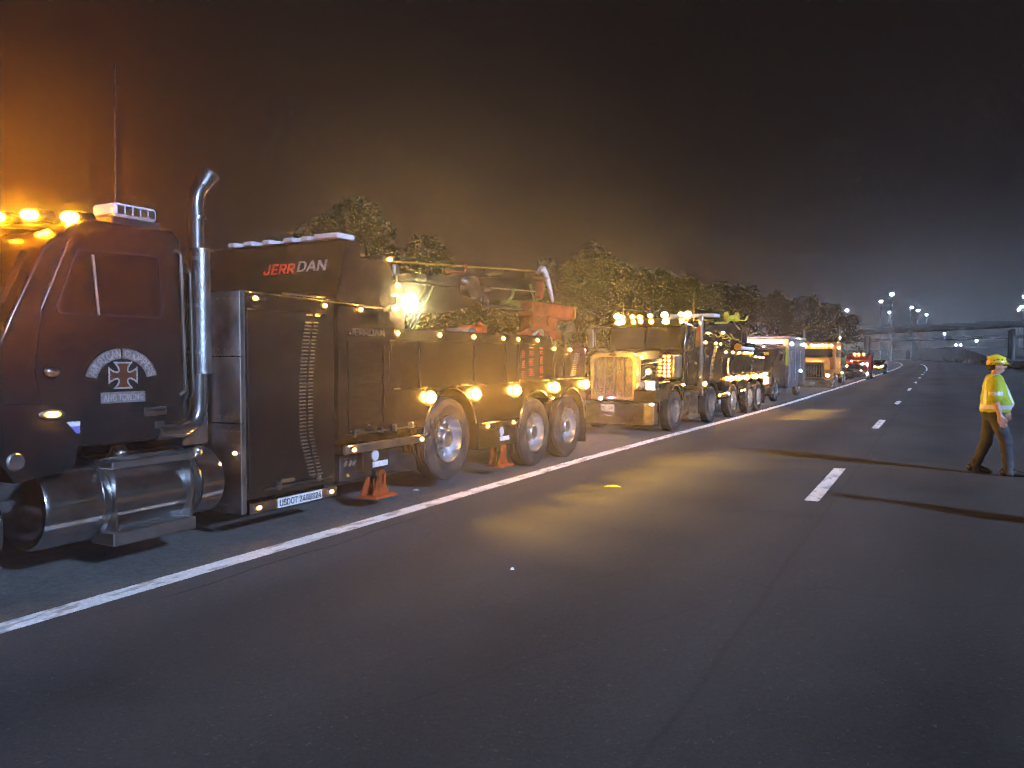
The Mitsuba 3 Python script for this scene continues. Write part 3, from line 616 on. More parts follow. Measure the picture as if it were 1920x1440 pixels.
# louvers at the rear of the side
for yc, w in ((10.26, 0.085), (10.52, 0.15), (10.86, 0.1)):
    for i in range(15):
        z = 1.36 + i * 0.03 + (0.02 if i == 14 else 0)
        if (i * 7 + int(yc * 10)) % 5 == 0: continue
        A('louver', hull([(1.235, yc + dy, z + dz) for dy in (-w / 2, w / 2) for dz in (0, 0.013)] + [(1.247, yc + dy, z + 0.002) for dy in (-w / 2, w / 2)]), 'red_tape', False, parent=bk)
for i in range(11):
    z = 1.36 + i * 0.035; y0 = 11.95 + 0.018 * i
    A('louver', hull([(1.235, y0 + dy, z + dz) for dy in (0, 0.2) for dz in (0, 0.017)] + [(1.25, y0 + dy, z + 0.002) for dy in (0.01, 0.19)]), 'shell_chrome', False, parent=bk)
A('round_logo', prx(Point(11.42, 1.92).buffer(0.07).difference(Point(11.42, 1.92).buffer(0.058)).union(sbox(11.37, 1.91, 11.47, 1.93)), 1.1, 1.128), 'polished', False)
A('logo_post', bx(1.02, 1.1, 11.36, 11.48, 1.8, 2.0), 'black_matt')
# under the body: outrigger box, vents, jack feet
A('outrigger_box', cat([bx(0.45, 1.12, 6.35, 7.45, 0.36, 0.64), bx(0.3, 1.0, 6.25, 7.9, 0.3, 0.5)]), 'black_matt')
for y, z in ((6.83, 0.6), (9.66, 0.62)):
    vk = A('side_plate', prx(affinity.scale(Point(y, z).buffer(1, 16), 0.055, 0.062), 1.2, 1.215), 'silver_tape')
    A('data_label', cat([bx(1.2, 1.212, y - 0.04, y + 0.13, z - 0.13, z - 0.07, 0.002), bx(1.2, 1.212, y + 0.136, y + 0.22, z - 0.13, z - 0.07, 0.002)]), 'white_vinyl', False)
    A('label_board', bx(1.05, 1.199, y - 0.2, y + 0.26, z - 0.16, z + 0.085), 'black_paint')
for y in (6.42, 6.5, 6.56): A('hose_fitting', cyl((1.12, y, 0.52), (1.15, y, 0.58), 0.014, n=8), 'chrome')
A('work_lamp', ball((1.13, 6.46, 0.42), 0.022, 1), 'brass_steel', True)


def jack(y, s):
    k = A('jack_foot', hull([(x, y + dy * s, z) for x, dy, z in ((1.0, -0.24, 0.13), (1.29, -0.24, 0.13), (1.29, 0.26, 0.13), (1.0, 0.26, 0.13), (1.02, -0.22, 0.155), (1.27, -0.22, 0.155), (1.27, 0.24, 0.155), (1.02, 0.24, 0.155))]), 'orange_paint', label='orange steel jack foot folded under the body')
    pl = Polygon([(y - 0.07 * s, 0.15), (y - 0.08 * s, 0.40), (y - 0.04 * s, 0.43), (y + 0.04 * s, 0.43), (y + 0.08 * s, 0.40), (y + 0.07 * s, 0.15)]).difference(affinity.scale(Point(y, 0.33).buffer(1), 0.032 * s, 0.06))
    for q in (1.2, 1.04): A('lug', prx(pl, q, q + 0.03), 'orange_paint', parent=k)
    for q in (prx([(y - 0.21 * s, 0.15), (y - 0.07 * s, 0.36), (y - 0.06 * s, 0.15)], 1.205, 1.22), prx([(y - 0.21 * s, 0.15), (y - 0.07 * s, 0.36), (y - 0.06 * s, 0.15)], 1.05, 1.065), prx([(y + 0.19 * s, 0.15), (y + 0.07 * s, 0.28), (y + 0.06 * s, 0.15)], 1.205, 1.22)):
        A('gusset', q, 'orange_paint', parent=k)
    A('jack_leg', cyl((1.13, y, 0.34), (1.13, y, 0.62), 0.045), 'dark_steel', parent=k)


jack(6.93, 0.8); jack(9.7, 0.75)
t.wheel(1.2, 8.34, 0.64, dish=0.05); t.wheel(1.2, 10.75, dish=0.05); t.wheel(1.2, 11.98, dish=0.05)
for y, z in arches: t.wheel(-1.2, y, 0.52 if z < 0.6 else 0.64, side=-1, dish=0.05, holes=False, detail=False)
A('mud_flap', bx(0.9, 1.22, 12.62, 12.64, 0.2, 0.85, 0.003), 'rubber')
A('tail_board', bx(-1.22, 1.2, 12.6, 12.66, 0.86, 1.8), 'black_paint')
# head board with light bar across the truck
A('head_board', cat([bx(-1.25, 1.0, 6.6, 7.3, 2.2, 2.78, 0.03), hull([(x, y, z) for x in (-1.2, 1.12) for y, z in ((6.3, 2.25), (6.7, 2.25), (6.7, 2.9), (6.5, 2.9))]), bx(-1.2, 1.05, 6.52, 6.9, 2.78, 2.9, 0.02)]), 'black_paint', 25)
lb = A('light_bar', bx(-0.9, 1.0, 6.5, 6.78, 2.905, 2.93), 'black_matt')
for i, x in enumerate((-0.66, -0.42, -0.12, 0.2, 0.46)): A('module', bx(x, x + 0.12 + 0.03 * (i % 2), 6.5, 6.74, 2.93, 2.985, 0.012), 'clear_lens', parent=lb)
A('end_module', bx(0.64, 0.99, 6.5, 6.78, 2.93, 2.995, 0.016), 'clear_lens', parent=lb)
A('side_cell', bx(0.991, 0.998, 6.53, 6.76, 2.937, 2.985, 0.003), 'white_vinyl', parent=lb)
for x in (-0.5, 0.3, 0.9): A('bracket', bx(x, x + 0.04, 6.6, 6.66, 2.88, 2.905), 'polished', parent=lb)
# reflective red and white lettering fragments across the head board
fr = np.array([(-0.17, 0)])
tx = meshkit.text_mesh('JERR', 0.11, 0.004, True); tx.vertices[:, 0] *= 0.46 / np.ptp(tx.vertices[:, 0])
t2 = meshkit.text_mesh('DAN', 0.11, 0.004, True); t2.vertices[:, 0] *= 0.4 / np.ptp(t2.vertices[:, 0])


def on_board(m, x, z):
    m = m.copy(); m.vertices[:, 1] *= 1.0; m = _perm(m, [[1, 0, 0], [0, 0, -1], [0, 1, 0]]); m.apply_translation((x, 0, z))
    m.vertices[:, 1] += 6.3 + (m.vertices[:, 2] - 2.25) * 0.2 / 0.65 - 0.008; return m


A('board_lettering', on_board(tx, 0.0, 2.575), 'red_tape', False, label='red reflective lettering on the head board')
A('board_lettering', on_board(t2, 0.49, 2.59), 'pale_vinyl', False, label='white reflective lettering on the head board')
t.lamp('marker_lamp', (0.95, 7.44, 2.81), (1, -0.3, 0), 0.085, 0.05, AMB, 0.5)
t.lamp('marker_lamp', (0.9, 7.66, 2.53), (1, -0.3, 0), 0.085, 0.05, AMB, 0.5)
A('lamp_post', cat([bx(0.78, 0.95, 7.3, 7.5, 2.2, 2.86), bx(0.76, 0.9, 7.5, 7.75, 2.0, 2.56)]), 'black_paint')
hk = A('chrome_hook', cat([bx(0.62, 0.7, 7.88, 8.0, 2.68, 2.82, 0.02), bx(0.6, 0.66, 7.74, 7.88, 2.7, 2.78, 0.02)]), 'polished')
A('hook_end', tube(bez([(0.66, 7.96, 2.68), (0.66, 7.98, 2.6), (0.66, 7.92, 2.56), (0.66, 7.88, 2.58)]), 0.014, 8), 'chrome', parent=hk)
A('hook_end', tube(bez([(0.63, 7.82, 2.7), (0.63, 7.84, 2.64), (0.63, 7.74, 2.6)]), 0.013, 8), 'brass_steel', parent=hk)
A('hook_rail', bx(0.55, 0.64, 7.5, 9.4, 2.64, 2.7), 'black_matt')
# the big flood lamp half way along
fk = A('flood_lamp', lathe_x([(0.86, 0), (0.86, 0.08), (0.96, 0.115), (0.985, 0.12), (0.985, 0.1)], 28).apply_translation((0, 7.8, 2.33)), 'black_matt', 30, label='big dazzling warm flood lamp on the body')
A('lens', ball((0.985, 7.78, 2.33), (0.07, 0.14, 0.1)), 'lens_body', True, parent=fk, emit=((1700, 1700 * 0.53, 1700 * 0.17), 12.0))
A('bracket', cat([bx(0.9, 0.99, 7.62, 7.65, 2.28, 2.4), cyl((0.92, 7.62, 2.33), (0.92, 7.72, 2.33), 0.012)]), 'chrome', parent=fk)
A('lamp_stand', bx(0.8, 0.88, 7.72, 7.84, 1.99, 2.42), 'black_matt')
# recovery boom, its top rail, sheave head, hooks and chains
bm = A('boom', hull([(x, y, z) for x in (-0.3, 0.36) for y, z in ((7.3, 2.2), (7.3, 2.72), (12.3, 3.0), (12.3, 2.78), (9.5, 2.3))]), 'black_paint', 25, label='black recovery boom reaching back over the body')
A('top_rail', tube([(0.5, 7.5, 2.84), (0.5, 12.0, 3.13)], 0.014, 8), 'brass_steel', parent=bm)
A('rail_stay', cat([tube([(0.5, y, 2.84 + (y - 7.5) * 0.0644), (0.34, y + 0.1, 2.68 + (y - 7.5) * 0.056)], 0.012, 6) for y in (7.6, 9.0, 10.4, 11.8)]), 'dark_steel', parent=bm)
A('mast', bx(-0.45, 0.46, 6.9, 7.7, 1.4, 2.66), 'black_paint')
A('tow_hook', tube(bez([(0.52, 9.75, 2.98), (0.54, 9.82, 3.03), (0.54, 9.78, 2.9), (0.54, 9.6, 2.88), (0.54, 9.25, 2.86)]), 0.016, 8), 'orange_paint')
A('hydraulic_ram', cat([tube([(0.44, 8.4, 1.9), (0.44, 9.0, 2.62)], 0.05, 14), tube([(0.44, 9.0, 2.62), (0.44, 9.08, 2.72)], 0.03, 12)]), 'black_paint')
A('ram_rod', tube([(0.5, 8.5, 2.02), (0.5, 9.05, 2.68)], 0.012, 8), 'polished')
wk = A('winch', cat([cyl((0.3, 10.05, 2.7), (0.52, 10.05, 2.7), 0.13, n=24), cyl((0.5, 10.05, 2.7), (0.53, 10.05, 2.7), 0.17, n=24), ball((0.45, 9.95, 2.78), (0.07, 0.13, 0.07)), bx(0.36, 0.52, 10.05, 10.35, 2.6, 2.74)]), 'polished')
A('motor', cat([cyl((0.44, 10.25, 2.68), (0.44, 10.62, 2.71), 0.06, n=16), bx(0.38, 0.5, 10.3, 10.5, 2.5, 2.64)]), 'dark_steel', parent=wk)
A('cable', tube([(0.48, 10.6, 2.74), (0.5, 12.1, 2.79)], 0.011, 6), 'polished', parent=wk)
A('shackle', tube(bez([(0.5, 10.5, 2.55), (0.5, 10.52, 2.45), (0.5, 10.42, 2.4), (0.5, 10.38, 2.52)]), 0.014, 8), 'chrome', parent=wk)
ck = A('chain_hook', tube(bez([(0.5, 11.1, 2.52), (0.5, 11.2, 2.6), (0.5, 11.3, 2.66), (0.5, 11.34, 2.78)]), 0.025, 8), 'green_steel')
links = [trimesh.creation.torus(0.04, 0.013, 16, 8).apply_transform(trimesh.transformations.rotation_matrix(math.pi / 2 * (i % 2) + 0.4, (0, 1, 0))).apply_transform(trimesh.transformations.rotation_matrix(math.pi / 2, (0, 0, 1))).apply_translation((0.5, 10.95 + 0.06 * i, 2.53 + 0.015 * math.sin(i * 2.0))) for i in range(10)]
A('links', cat(links), 'green_steel', parent=ck, kind='stuff')
A('chain_rail', bx(0.4, 0.46, 10.4, 11.8, 2.44, 2.5), 'black_matt')
# head of the boom
hd = A('boom_head', cat([pry(Polygon([(-0.28, 2.7), (0.34, 2.7), (0.34, 3.1), (0.2, 3.2), (-0.15, 3.2), (-0.28, 3.1)]), 12.2, 12.7), cyl((-0.3, 12.62, 3.02), (0.36, 12.62, 3.02), 0.15)]), 'black_paint', 30)
strap = np.array([(12.36, 3.15), (12.5, 3.26), (12.64, 3.27), (12.78, 3.12), (12.9, 2.92), (12.98, 2.72), (12.98, 2.66), (12.93, 2.72), (12.82, 2.88), (12.72, 2.98), (12.66, 3.1), (12.56, 3.18)])
A('sheave_guard', prx(strap, 0.4, 0.44), 'white_vinyl', parent=hd, label='white guard plate curving over the boom tip')
A('sheave_cable', cat([tube(bez([(0.5, 12.0, 3.12), (0.46, 12.3, 3.1), (0.44, 12.42, 3.2), (0.44, 12.58, 3.26)]), 0.012, 8), tube([(0.46, 12.1, 3.03), (0.46, 12.7, 3.07)], 0.012, 6)]), 'orange_paint', parent=hd)
A('swivel_block', hull([(x, y, z) for x in (0.4, 0.5) for y, z in ((12.28, 2.72), (12.36, 2.98), (12.44, 2.98), (12.46, 2.74), (12.36, 2.66))]), 'orange_paint', parent=hd)
A('drop_hook', cat([tube(bez([(0.45, 12.36, 2.68), (0.45, 12.24, 2.62), (0.45, 12.2, 2.5), (0.45, 12.05, 2.44)]), [*np.linspace(0.02, 0.05, 18)], 8), tube([(0.45, 12.2, 2.6), (0.45, 12.02, 2.9)], [0.014, 0.03], 6)]), 'green_steel', parent=hd)
# orange under-lift folded up at the tail
ul = A('under_lift', bx(0.2, 0.5, 12.05, 13.75, 2.36, 2.62, 0.02), 'orange_paint', label='orange under-lift arm folded up behind the boom')
A('arm_end', cat([tube([(0.51, 13.74, 2.4), (0.51, 13.78, 2.4), (0.51, 13.78, 2.6), (0.51, 13.74, 2.6)], 0.02, 8)]), 'brass_steel', parent=ul)
A('knuckle', cat([bx(0.1, 0.52, 12.32, 12.95, 2.12, 2.362), cyl((0.52, 12.6, 2.3), (0.56, 12.6, 2.3), 0.1)]), 'orange_paint', parent=ul)
A('cross_arm', bx(0.1, 0.56, 12.4, 13.05, 1.98, 2.115), 'orange_paint', parent=ul)
A('gusset_plate', prx([(10.6, 1.99), (11.3, 2.0), (12.35, 2.32), (12.5, 2.0), (12.42, 1.86), (10.6, 1.93)], 0.5, 0.54), 'orange_paint', parent=ul)
A('brace', prx([(11.95, 2.36), (12.2, 2.36), (12.4, 2.14), (12.2, 2.05)], 0.42, 0.49), 'orange_paint', parent=ul)
A('lift_post', bx(-0.1, 0.5, 12.66, 13.0, 0.6, 1.97), 'black_matt')
A('tail_hook', tube(bez([(0.9, 11.2, 1.99), (1.0, 11.25, 2.1), (1.0, 11.38, 2.1), (1.0, 11.4, 1.98)]), 0.02, 8), 'polished')
A('deck_box', cat([bx(0.75, 1.1, 8.95, 9.15, 1.997, 2.06), ball((0.95, 8.95, 1.99), (0.1, 0.12, 0.05))]), 'grey_paint')
A('deck_winch', cat([cyl((0.6, 9.55, 2.05), (1.0, 9.55, 2.05), 0.07), ball((0.95, 9.5, 2.14), 0.035, 1)]), 'orange_paint')

# ------------------------------------------------------------------ the second wrecker, seen from the front
a2 = math.radians(2.23)
t = Thing('wrecker', 'second black wrecker facing the camera with big chrome grille and amber roof lamps', 'tow truck', 'black wreckers in the line', o=(-6.38 + 0.22 * math.cos(a2), 16.8 - 0.22 * math.sin(a2), 0), turn=2.23)
A = t.add
A('chassis', cat([bx(-0.46, -0.36, -0.6, 8.9, 0.5, 0.75), bx(0.36, 0.46, -0.6, 8.9, 0.5, 0.75)] + [cyl((-0.85, y, 0.46), (0.85, y, 0.46), 0.08) for y in (0.44, 3.22, 5.29, 7.12, 8.18)]), 'black_matt')
shell = Polygon([(-0.53, 0.74), (-0.545, 1.6), (-0.5, 1.7), (-0.38, 1.76), (0.38, 1.76), (0.5, 1.7), (0.545, 1.6), (0.53, 0.74)])
inner = Polygon([(-0.44, 0.8), (-0.45, 1.56), (-0.41, 1.63), (-0.33, 1.66), (0.33, 1.66), (0.41, 1.63), (0.45, 1.56), (0.44, 0.8)])
gk = A('grille', pry(shell.difference(inner), -0.74, -0.5), 'shell_chrome', 35, label='tall chrome radiator grille')
A('shell_lip', pry(shell.difference(shell.buffer(-0.022)), -0.76, -0.739), 'chrome', parent=gk)
A('mesh_backing', pry(inner.buffer(0.01), -0.62, -0.6), 'dark_steel', parent=gk)
for i in range(34):
    z = 0.81 + i * 0.0245
    if z < 1.62: A('grille_wire', pb(-0.44, 0.44, -0.632, -0.622, z, z + 0.011), 'shell_chrome', False, parent=gk)
for x in (-0.22, 0.0, 0.22): A('grille_bar', bx(x - 0.013, x + 0.013, -0.7, -0.62, 0.8, 1.655), 'chrome', parent=gk)
A('badge', pry(affinity.scale(Point(0, 1.715).buffer(1, 16), 0.08, 0.03), -0.775, -0.76), 'red_paint', parent=gk)
A('ornament', hull([(x, y, z) for x, y, z in ((-0.02, -0.7, 1.76), (0.02, -0.7, 1.76), (0, -0.55, 1.76), (0, -0.66, 1.83), (0, -0.6, 1.83))]), 'chrome', parent=gk)
A('hood', hull([(x, y, z) for s in (-1, 1) for x, y, z in ((0.5 * s, -0.5, 0.8), (0.53 * s, -0.5, 1.6), (0.38 * s, -0.5, 1.75), (0.62 * s, 1.2, 0.9), (0.64 * s, 1.2, 1.68), (0.5 * s, 1.2, 1.83))]), 'black_paint', 25)
A('hood_trim', cat([tube([(s * 0.535, -0.5, 1.5), (s * 0.645, 1.2, 1.6)], 0.01, 6) for s in (-1, 1)]), 'chrome', kind='stuff')
bk = A('bumper', softx([(-1.0, 0.24), (-1.0, 0.66), (-0.94, 0.7), (-0.78, 0.7), (-0.78, 0.24)], -1.02, 1.03, 0.02, 0.06), 'chrome', 30)
A('bumper_end', bx(0.8, 1.02, -1.012, -0.998, 0.27, 0.66), 'aluminium', parent=bk)
A('license_plate', bx(-0.17, 0.14, -1.02, -1.008, 0.5, 0.65, 0.004), 'white_vinyl')
A('plate_lettering', text_y('PCS 7HK', 0.065, -0.15, 0.545, -1.02, 0.002, fit=0.27), 'ink', False)
A('small_plate', bx(-0.09, 0.08, -1.02, -1.008, 0.4, 0.45, 0.003), 'pale_vinyl')
for x in (-0.72, 0.6): A('tow_eye', trimesh.creation.torus(0.045, 0.014, 16, 8).apply_transform(trimesh.transformations.rotation_matrix(math.pi / 2, (0, 1, 0))).apply_translation((x, -1.03, 0.42)), 'red_paint')
fe = Polygon([(-0.85, 0.72), (-0.85, 0.95), (-0.6, 1.1), (0.1, 1.13), (0.75, 1.1), (1.0, 0.9), (1.05, 0.66)]).difference(Point(0.44, 0.46).buffer(0.56, 32))
for s in (-1, 1):
    A('fender', prx(fe, *sorted((0.52 * s, 1.0 * s))), 'black_paint', 25)
    g = np.radians(np.linspace(15, 150, 18))
    A('fender_trim', tube([(1.0 * s, 0.44 + 0.57 * math.cos(q), 0.46 + 0.57 * math.sin(q)) for q in g], 0.011, 6), 'chrome')
    hp = A('headlamp_pod', bx(*sorted((0.74 * s, 1.0 * s)), -0.86, -0.6, 0.96, 1.18, 0.03), 'chrome')
    A('headlamp_lens', bx(*sorted((0.80 * s, 0.985 * s)), -0.872, -0.862, 0.99, 1.15, 0.004), 'lens_body', False, parent=hp, emit=((170, 130, 100), 2.0))
    A('headlamp_side', bx(*sorted((0.62 * s, 0.76 * s)), -0.84, -0.7, 1.0, 1.14, 0.02), 'clear_lens', parent=hp)
A('radiator_clutter', cat([ball((0.58 + 0.02 * i, -0.8, 0.98 + 0.025 * (i % 3)), 0.022, 1) for i in range(5)]), 'chrome', True, kind='stuff')
t.lamp('fog_flood', (0.72, -0.5, 1.35), (0, -1, 0), 0.13, 0.13, AMB, 4.5, depth=0.04, core=0.7)
A('flood_bracket', cat([tube([(0.55, -0.46, 1.2), (0.72, -0.46, 1.35)], 0.014, 6)]), 'chrome')
t.lamp('strobe_lamp', (-0.17, -1.01, 0.78), (0, -1, 0), 0.1, 0.08, (1, 0.12, 0.45), 2.5, rim=(2.4, 0.05, 0.4), label='pink red strobe at the foot of the grille')
# cab
cab = [(1.15, 0.95), (1.12, 1.84), (1.35, 2.44), (1.5, 2.53), (2.1, 2.53), (2.2, 2.45), (2.2, 0.95)]
A('cab', softx(cab, -0.96, 0.96, 0.05, 0.1), 'black_paint', 35)
for s in (-1, 1):
    A('windshield', hull([(x, y + d, z + 0.4 * d) for x, y, z in ((0.02 * s, 1.105, 1.87), (0.84 * s, 1.13, 1.87), (0.02 * s, 1.315, 2.37), (0.8 * s, 1.325, 2.37)) for d in (-0.012, 0.04)]), 'night_glass')
A('screen_trim', tube([(-0.82, 1.3, 2.4), (0.82, 1.3, 2.4)], 0.012, 6), 'chrome')
dk = A('door', bx(0.95, 0.975, 1.3, 2.12, 1.0, 2.44, 0.02), 'black_paint')
A('window', prx(Polygon([(1.36, 1.86), (1.48, 2.36), (2.04, 2.36), (2.06, 1.86)]), 0.97, 0.982), 'night_glass', parent=dk)
A('handle', bx(0.975, 0.995, 1.9, 2.04, 1.5, 1.54), 'chrome', parent=dk)
A('sun_visor', hull([(x, y, z) for x in (-0.86, 0.86) for y, z in ((1.18, 2.43), (1.16, 2.40), (1.42, 2.56), (1.42, 2.5))]), 'chrome')
for i, (x, z, I) in enumerate(((-0.82, 2.66, 7), (-0.71, 2.63, 3), (-0.43, 2.64, 1.2), (-0.24, 2.63, 1.2), (0.02, 2.65, 2), (0.38, 2.66, 10), (0.78, 2.67, 3), (0.94, 2.66, 9))):
    hk = A('roof_beacon', lathe_x([(-0.08, 0), (-0.08, 0.05), (0.02, 0.045), (0.09, 0.0)], 16).apply_transform(trimesh.transformations.rotation_matrix(-math.pi / 2, (0, 0, 1))).apply_translation((x, 1.5, z)), 'chrome', 30)
    r = 0.05 if I < 4 else 0.075
    A('lens', ball((x, 1.4, z), (r, 0.05, r * 0.8)), 'lens_body', True, parent=hk, emit=(np.array(WARM if I > 6 else AMB) * I * 1.5 / (math.pi * r * r * 0.8), I * 0.8))
    A('reflector_foot', hull([(x + dx, 1.38, 2.56) for dx in (-0.05, 0.05)] + [(x, 1.38, 2.47), (x, 1.44, 2.57)]), 'amber_lens', parent=hk)
A('roof_rack', cat([tube([(-0.9, 1.52, 2.57), (0.98, 1.52, 2.57)], 0.016, 6), tube([(-0.9, 1.8, 2.6), (0.98, 1.8, 2.6)], 0.012, 6)]), 'chrome', kind='stuff')
for x, z in ((-0.8, 3.05), (0.98, 3.2)): A('antenna', tube([(x, 1.75, 2.5), (x, 1.75, z)], [0.01, 0.004], 6), 'brass_steel')
for s in (-1, 1):
    A('mirror_frame', tube(bez([(0.96 * s, 1.2, 1.8), (1.22 * s, 1.0, 1.84), (1.24 * s, 1.0, 2.38), (0.95 * s, 1.22, 2.42)]), 0.013, 8), 'chrome')
    mk_ = A('mirror', bx(*sorted((1.26 * s, 1.42 * s)), 0.96, 1.02, 1.88, 2.34, 0.02), 'chrome')
    A('mirror_glass', bx(*sorted((1.28 * s, 1.4 * s)), 1.021, 1.026, 1.9, 2.32, 0.002), 'night_glass', parent=mk_)
# air cleaner with a ladder of amber lights
ak = A('air_cleaner', tube([(0.79, 0.98, 1.16), (0.79, 0.98, 1.2), (0.79, 0.98, 1.7), (0.79, 0.98, 1.74)], [0.1, 0.16, 0.16, 0.1], 28), 'chrome', 40)
A('light_panel', bx(0.54, 0.78, 0.78, 0.815, 1.17, 1.73, 0.01), 'orange_paint', parent=ak)
for i in range(6):
    for x in (0.605, 0.715): A('panel_light', ball((x, 0.772, 1.24 + i * 0.087), (0.032, 0.02, 0.026)), 'lens_body', True, parent=ak, emit=((60, 32, 6), 0.25))
for s in (-1, 1): A('exhaust_stack', tube([(0.96 * s, 2.35, 0.9), (0.96 * s, 2.35, 2.5), (0.96 * s, 2.42, 2.65)], 0.065, 20), 'chrome', 50)
A('grab_rail', tube(bez([(0.97, 2.18, 1.1), (1.0, 2.2, 1.15), (1.0, 2.2, 2.2), (0.97, 2.18, 2.25)]), 0.012, 8), 'chrome')
tk = A('fuel_tank', lathe_y([(1.02, 0), (1.02, 0.24), (1.06, 0.27), (2.1, 0.27), (2.14, 0.24), (2.14, 0)], 40).apply_translation((0.72, 0, 0.52)), 'chrome', 30)
for q in (bx(0.7, 1.01, 1.3, 2.12, 0.78, 0.85), bx(0.75, 1.03, 1.32, 2.14, 0.22, 0.3)): A('step', q, 'aluminium', parent=tk)
A('step_plate', prx(sbox(1.4, 0.3, 2.1, 0.78).difference(Point(1.75, 0.54).buffer(0.18)), 0.97, 0.99), 'aluminium', parent=tk)
for y in (0.93,): t.lamp('marker_lamp', (1.0, y, 1.03), (0.7, -0.7, 0), 0.09, 0.06, AMB, 0.7)
t.lamp('marker_lamp', (0.98, 2.25, 1.17), (0.7, -0.7, 0), 0.06, 0.05, AMB, 0.4)
t.lamp('fender_flood', (0.98, 2.66, 1.0), (0.8, -0.6, 0), 0.13, 0.13, AMB, 2.6, depth=0.04, core=0.7)
f2_ = Polygon([(2.6, 0.7), (2.62, 0.9), (2.9, 1.04), (3.55, 1.04), (3.8, 0.9), (3.85, 0.6)]).difference(Point(3.22, 0.46).buffer(0.54, 32))
for s in (-1, 1): A('steer_fender', prx(f2_, *sorted((0.6 * s, 0.99 * s))), 'black_paint', 25)
# wrecker body
cb = A('tool_cabinet', bx(-0.98, 0.985, 2.55, 4.1, 1.0, 2.06, 0.02), 'black_paint')
A('front_wall', bx(-0.98, 0.98, 2.5, 2.549, 0.7, 2.06), 'aluminium', parent=cb)
for i in range(26):
    z = 1.1 + i * 0.033; q = i / 25.0; y = 3.05 + 0.42 * q * q
    A('louver', hull([(0.985, y + dy, z + dz) for dy in (0, 0.24) for dz in (0, 0.016)] + [(1.0, y + dy, z + 0.002) for dy in (0.01, 0.23)]), 'shell_chrome', False, parent=cb)
sd = Polygon([(4.12, 0.75), (4.12, 1.86), (8.85, 1.84), (8.9, 0.78)])
for y in (5.29, 7.12, 8.18): sd = sd.difference(Point(y, 0.5).buffer(0.53, 32))
sd = sd.difference(sbox(7.12, 0.2, 8.18, 0.95)); sd = max(getattr(sd, 'geoms', [sd]), key=lambda q: q.area)
bk = A('side_body', cat([prx(sd, 0.5, 0.98), prx(sd, -0.98, -0.5)]), 'black_paint', 25)
for i in range(20):
    z = 1.05 + i * 0.03; y = 4.75 - 0.02 * i + 0.0009 * i * i
    A('louver', hull([(0.98, y + dy, z + dz) for dy in (0, 0.2) for dz in (0, 0.014)] + [(0.995, y + dy, z + 0.002) for dy in (0.01, 0.19)]), 'chrome', False, parent=bk)
for y0, y1 in ((5.2, 6.3), (6.34, 7.4), (7.44, 8.7)): A('side_door', bx(0.978, 0.992, y0, y1, 1.2, 1.72, 0.005), 'black_paint', parent=bk)
A('deck', bx(-0.5, 0.5, 4.1, 8.85, 0.95, 1.4), 'black_matt')
for y, z in ((2.67, 2.02), (3.55, 2.01), (3.98, 2.0), (4.5, 1.79), (5.2, 1.785), (5.85, 1.78), (6.5, 1.78), (6.85, 1.78), (7.3, 1.775)): t.lamp('marker_lamp', (0.985, y, z), (1, -0.25, 0), 0.11, 0.07, AMB, 0.8)
for y, z, c in ((7.75, 1.66, AMB), (8.2, 1.65, AMB), (8.7, 1.64, (1, 0.2, 0.25)), (3.9, 0.66, AMB), (4.8, 0.67, WARM), (6.1, 0.7, AMB), (6.45, 0.71, AMB)): t.lamp('marker_lamp', (0.99, y, z), (1, -0.25, 0), 0.1, 0.065, c, 0.6)
for i, y in enumerate((4.95, 5.8, 6.7, 7.75, 8.75)):
    t.lamp('side_flood', (0.99, y, 1.07), (1, -0.35, 0), 0.17, 0.17, AMB, 5, depth=0.085, core=0.72, weight=2)
    p0 = t.M @ np.array([1.12, y, 1.07, 1.0]); p1 = t.M @ np.array([2.6, y + 0.6, 0, 1.0])
    scene[f'second_flood_beam_{i}'] = {'type': 'spot', 'to_world': T().look_at(origin=p0[:3].tolist(), target=p1[:3].tolist(), up=[0, 0, 1]), 'intensity': rgb(*(150 * LK * V(1, 0.56, 0.03))), 'cutoff_angle': 13.0, 'beam_width': 2.0, 'sampling_weight': 7.0}
A('skirt_bar', bx(0.95, 1.0, 3.86, 4.85, 0.6, 0.7), 'chrome')
for y in (1.5, 4.5, 7.5): t.lamp('side_flood', (-0.99, y, 1.1), (-1, 0, 0.1), 0.17, 0.17, AMB, 26, depth=0.085, core=0.85, weight=2)
for y in (3.22,): t.wheel(1.0, y, 0.46, 0.46, dish=-0.05)
t.wheel(1.0, 0.44, 0.46, 0.46, dish=-0.05)
for y in (5.29, 7.12, 8.18): t.wheel(1.0, y, 0.46, 0.46, dish=0.05)
for y in (0.44, 3.22, 5.29, 7.12, 8.18): t.wheel(-1.0, y, 0.46, 0.46, side=-1, holes=False, detail=False)
A('mud_flap', bx(0.7, 1.0, 8.9, 8.92, 0.2, 0.8, 0.003), 'rubber')
A('oval_plate', prx(affinity.scale(Point(4.2, 0.48).buffer(1, 12), 0.06, 0.055), 0.9, 0.93), 'silver_tape')
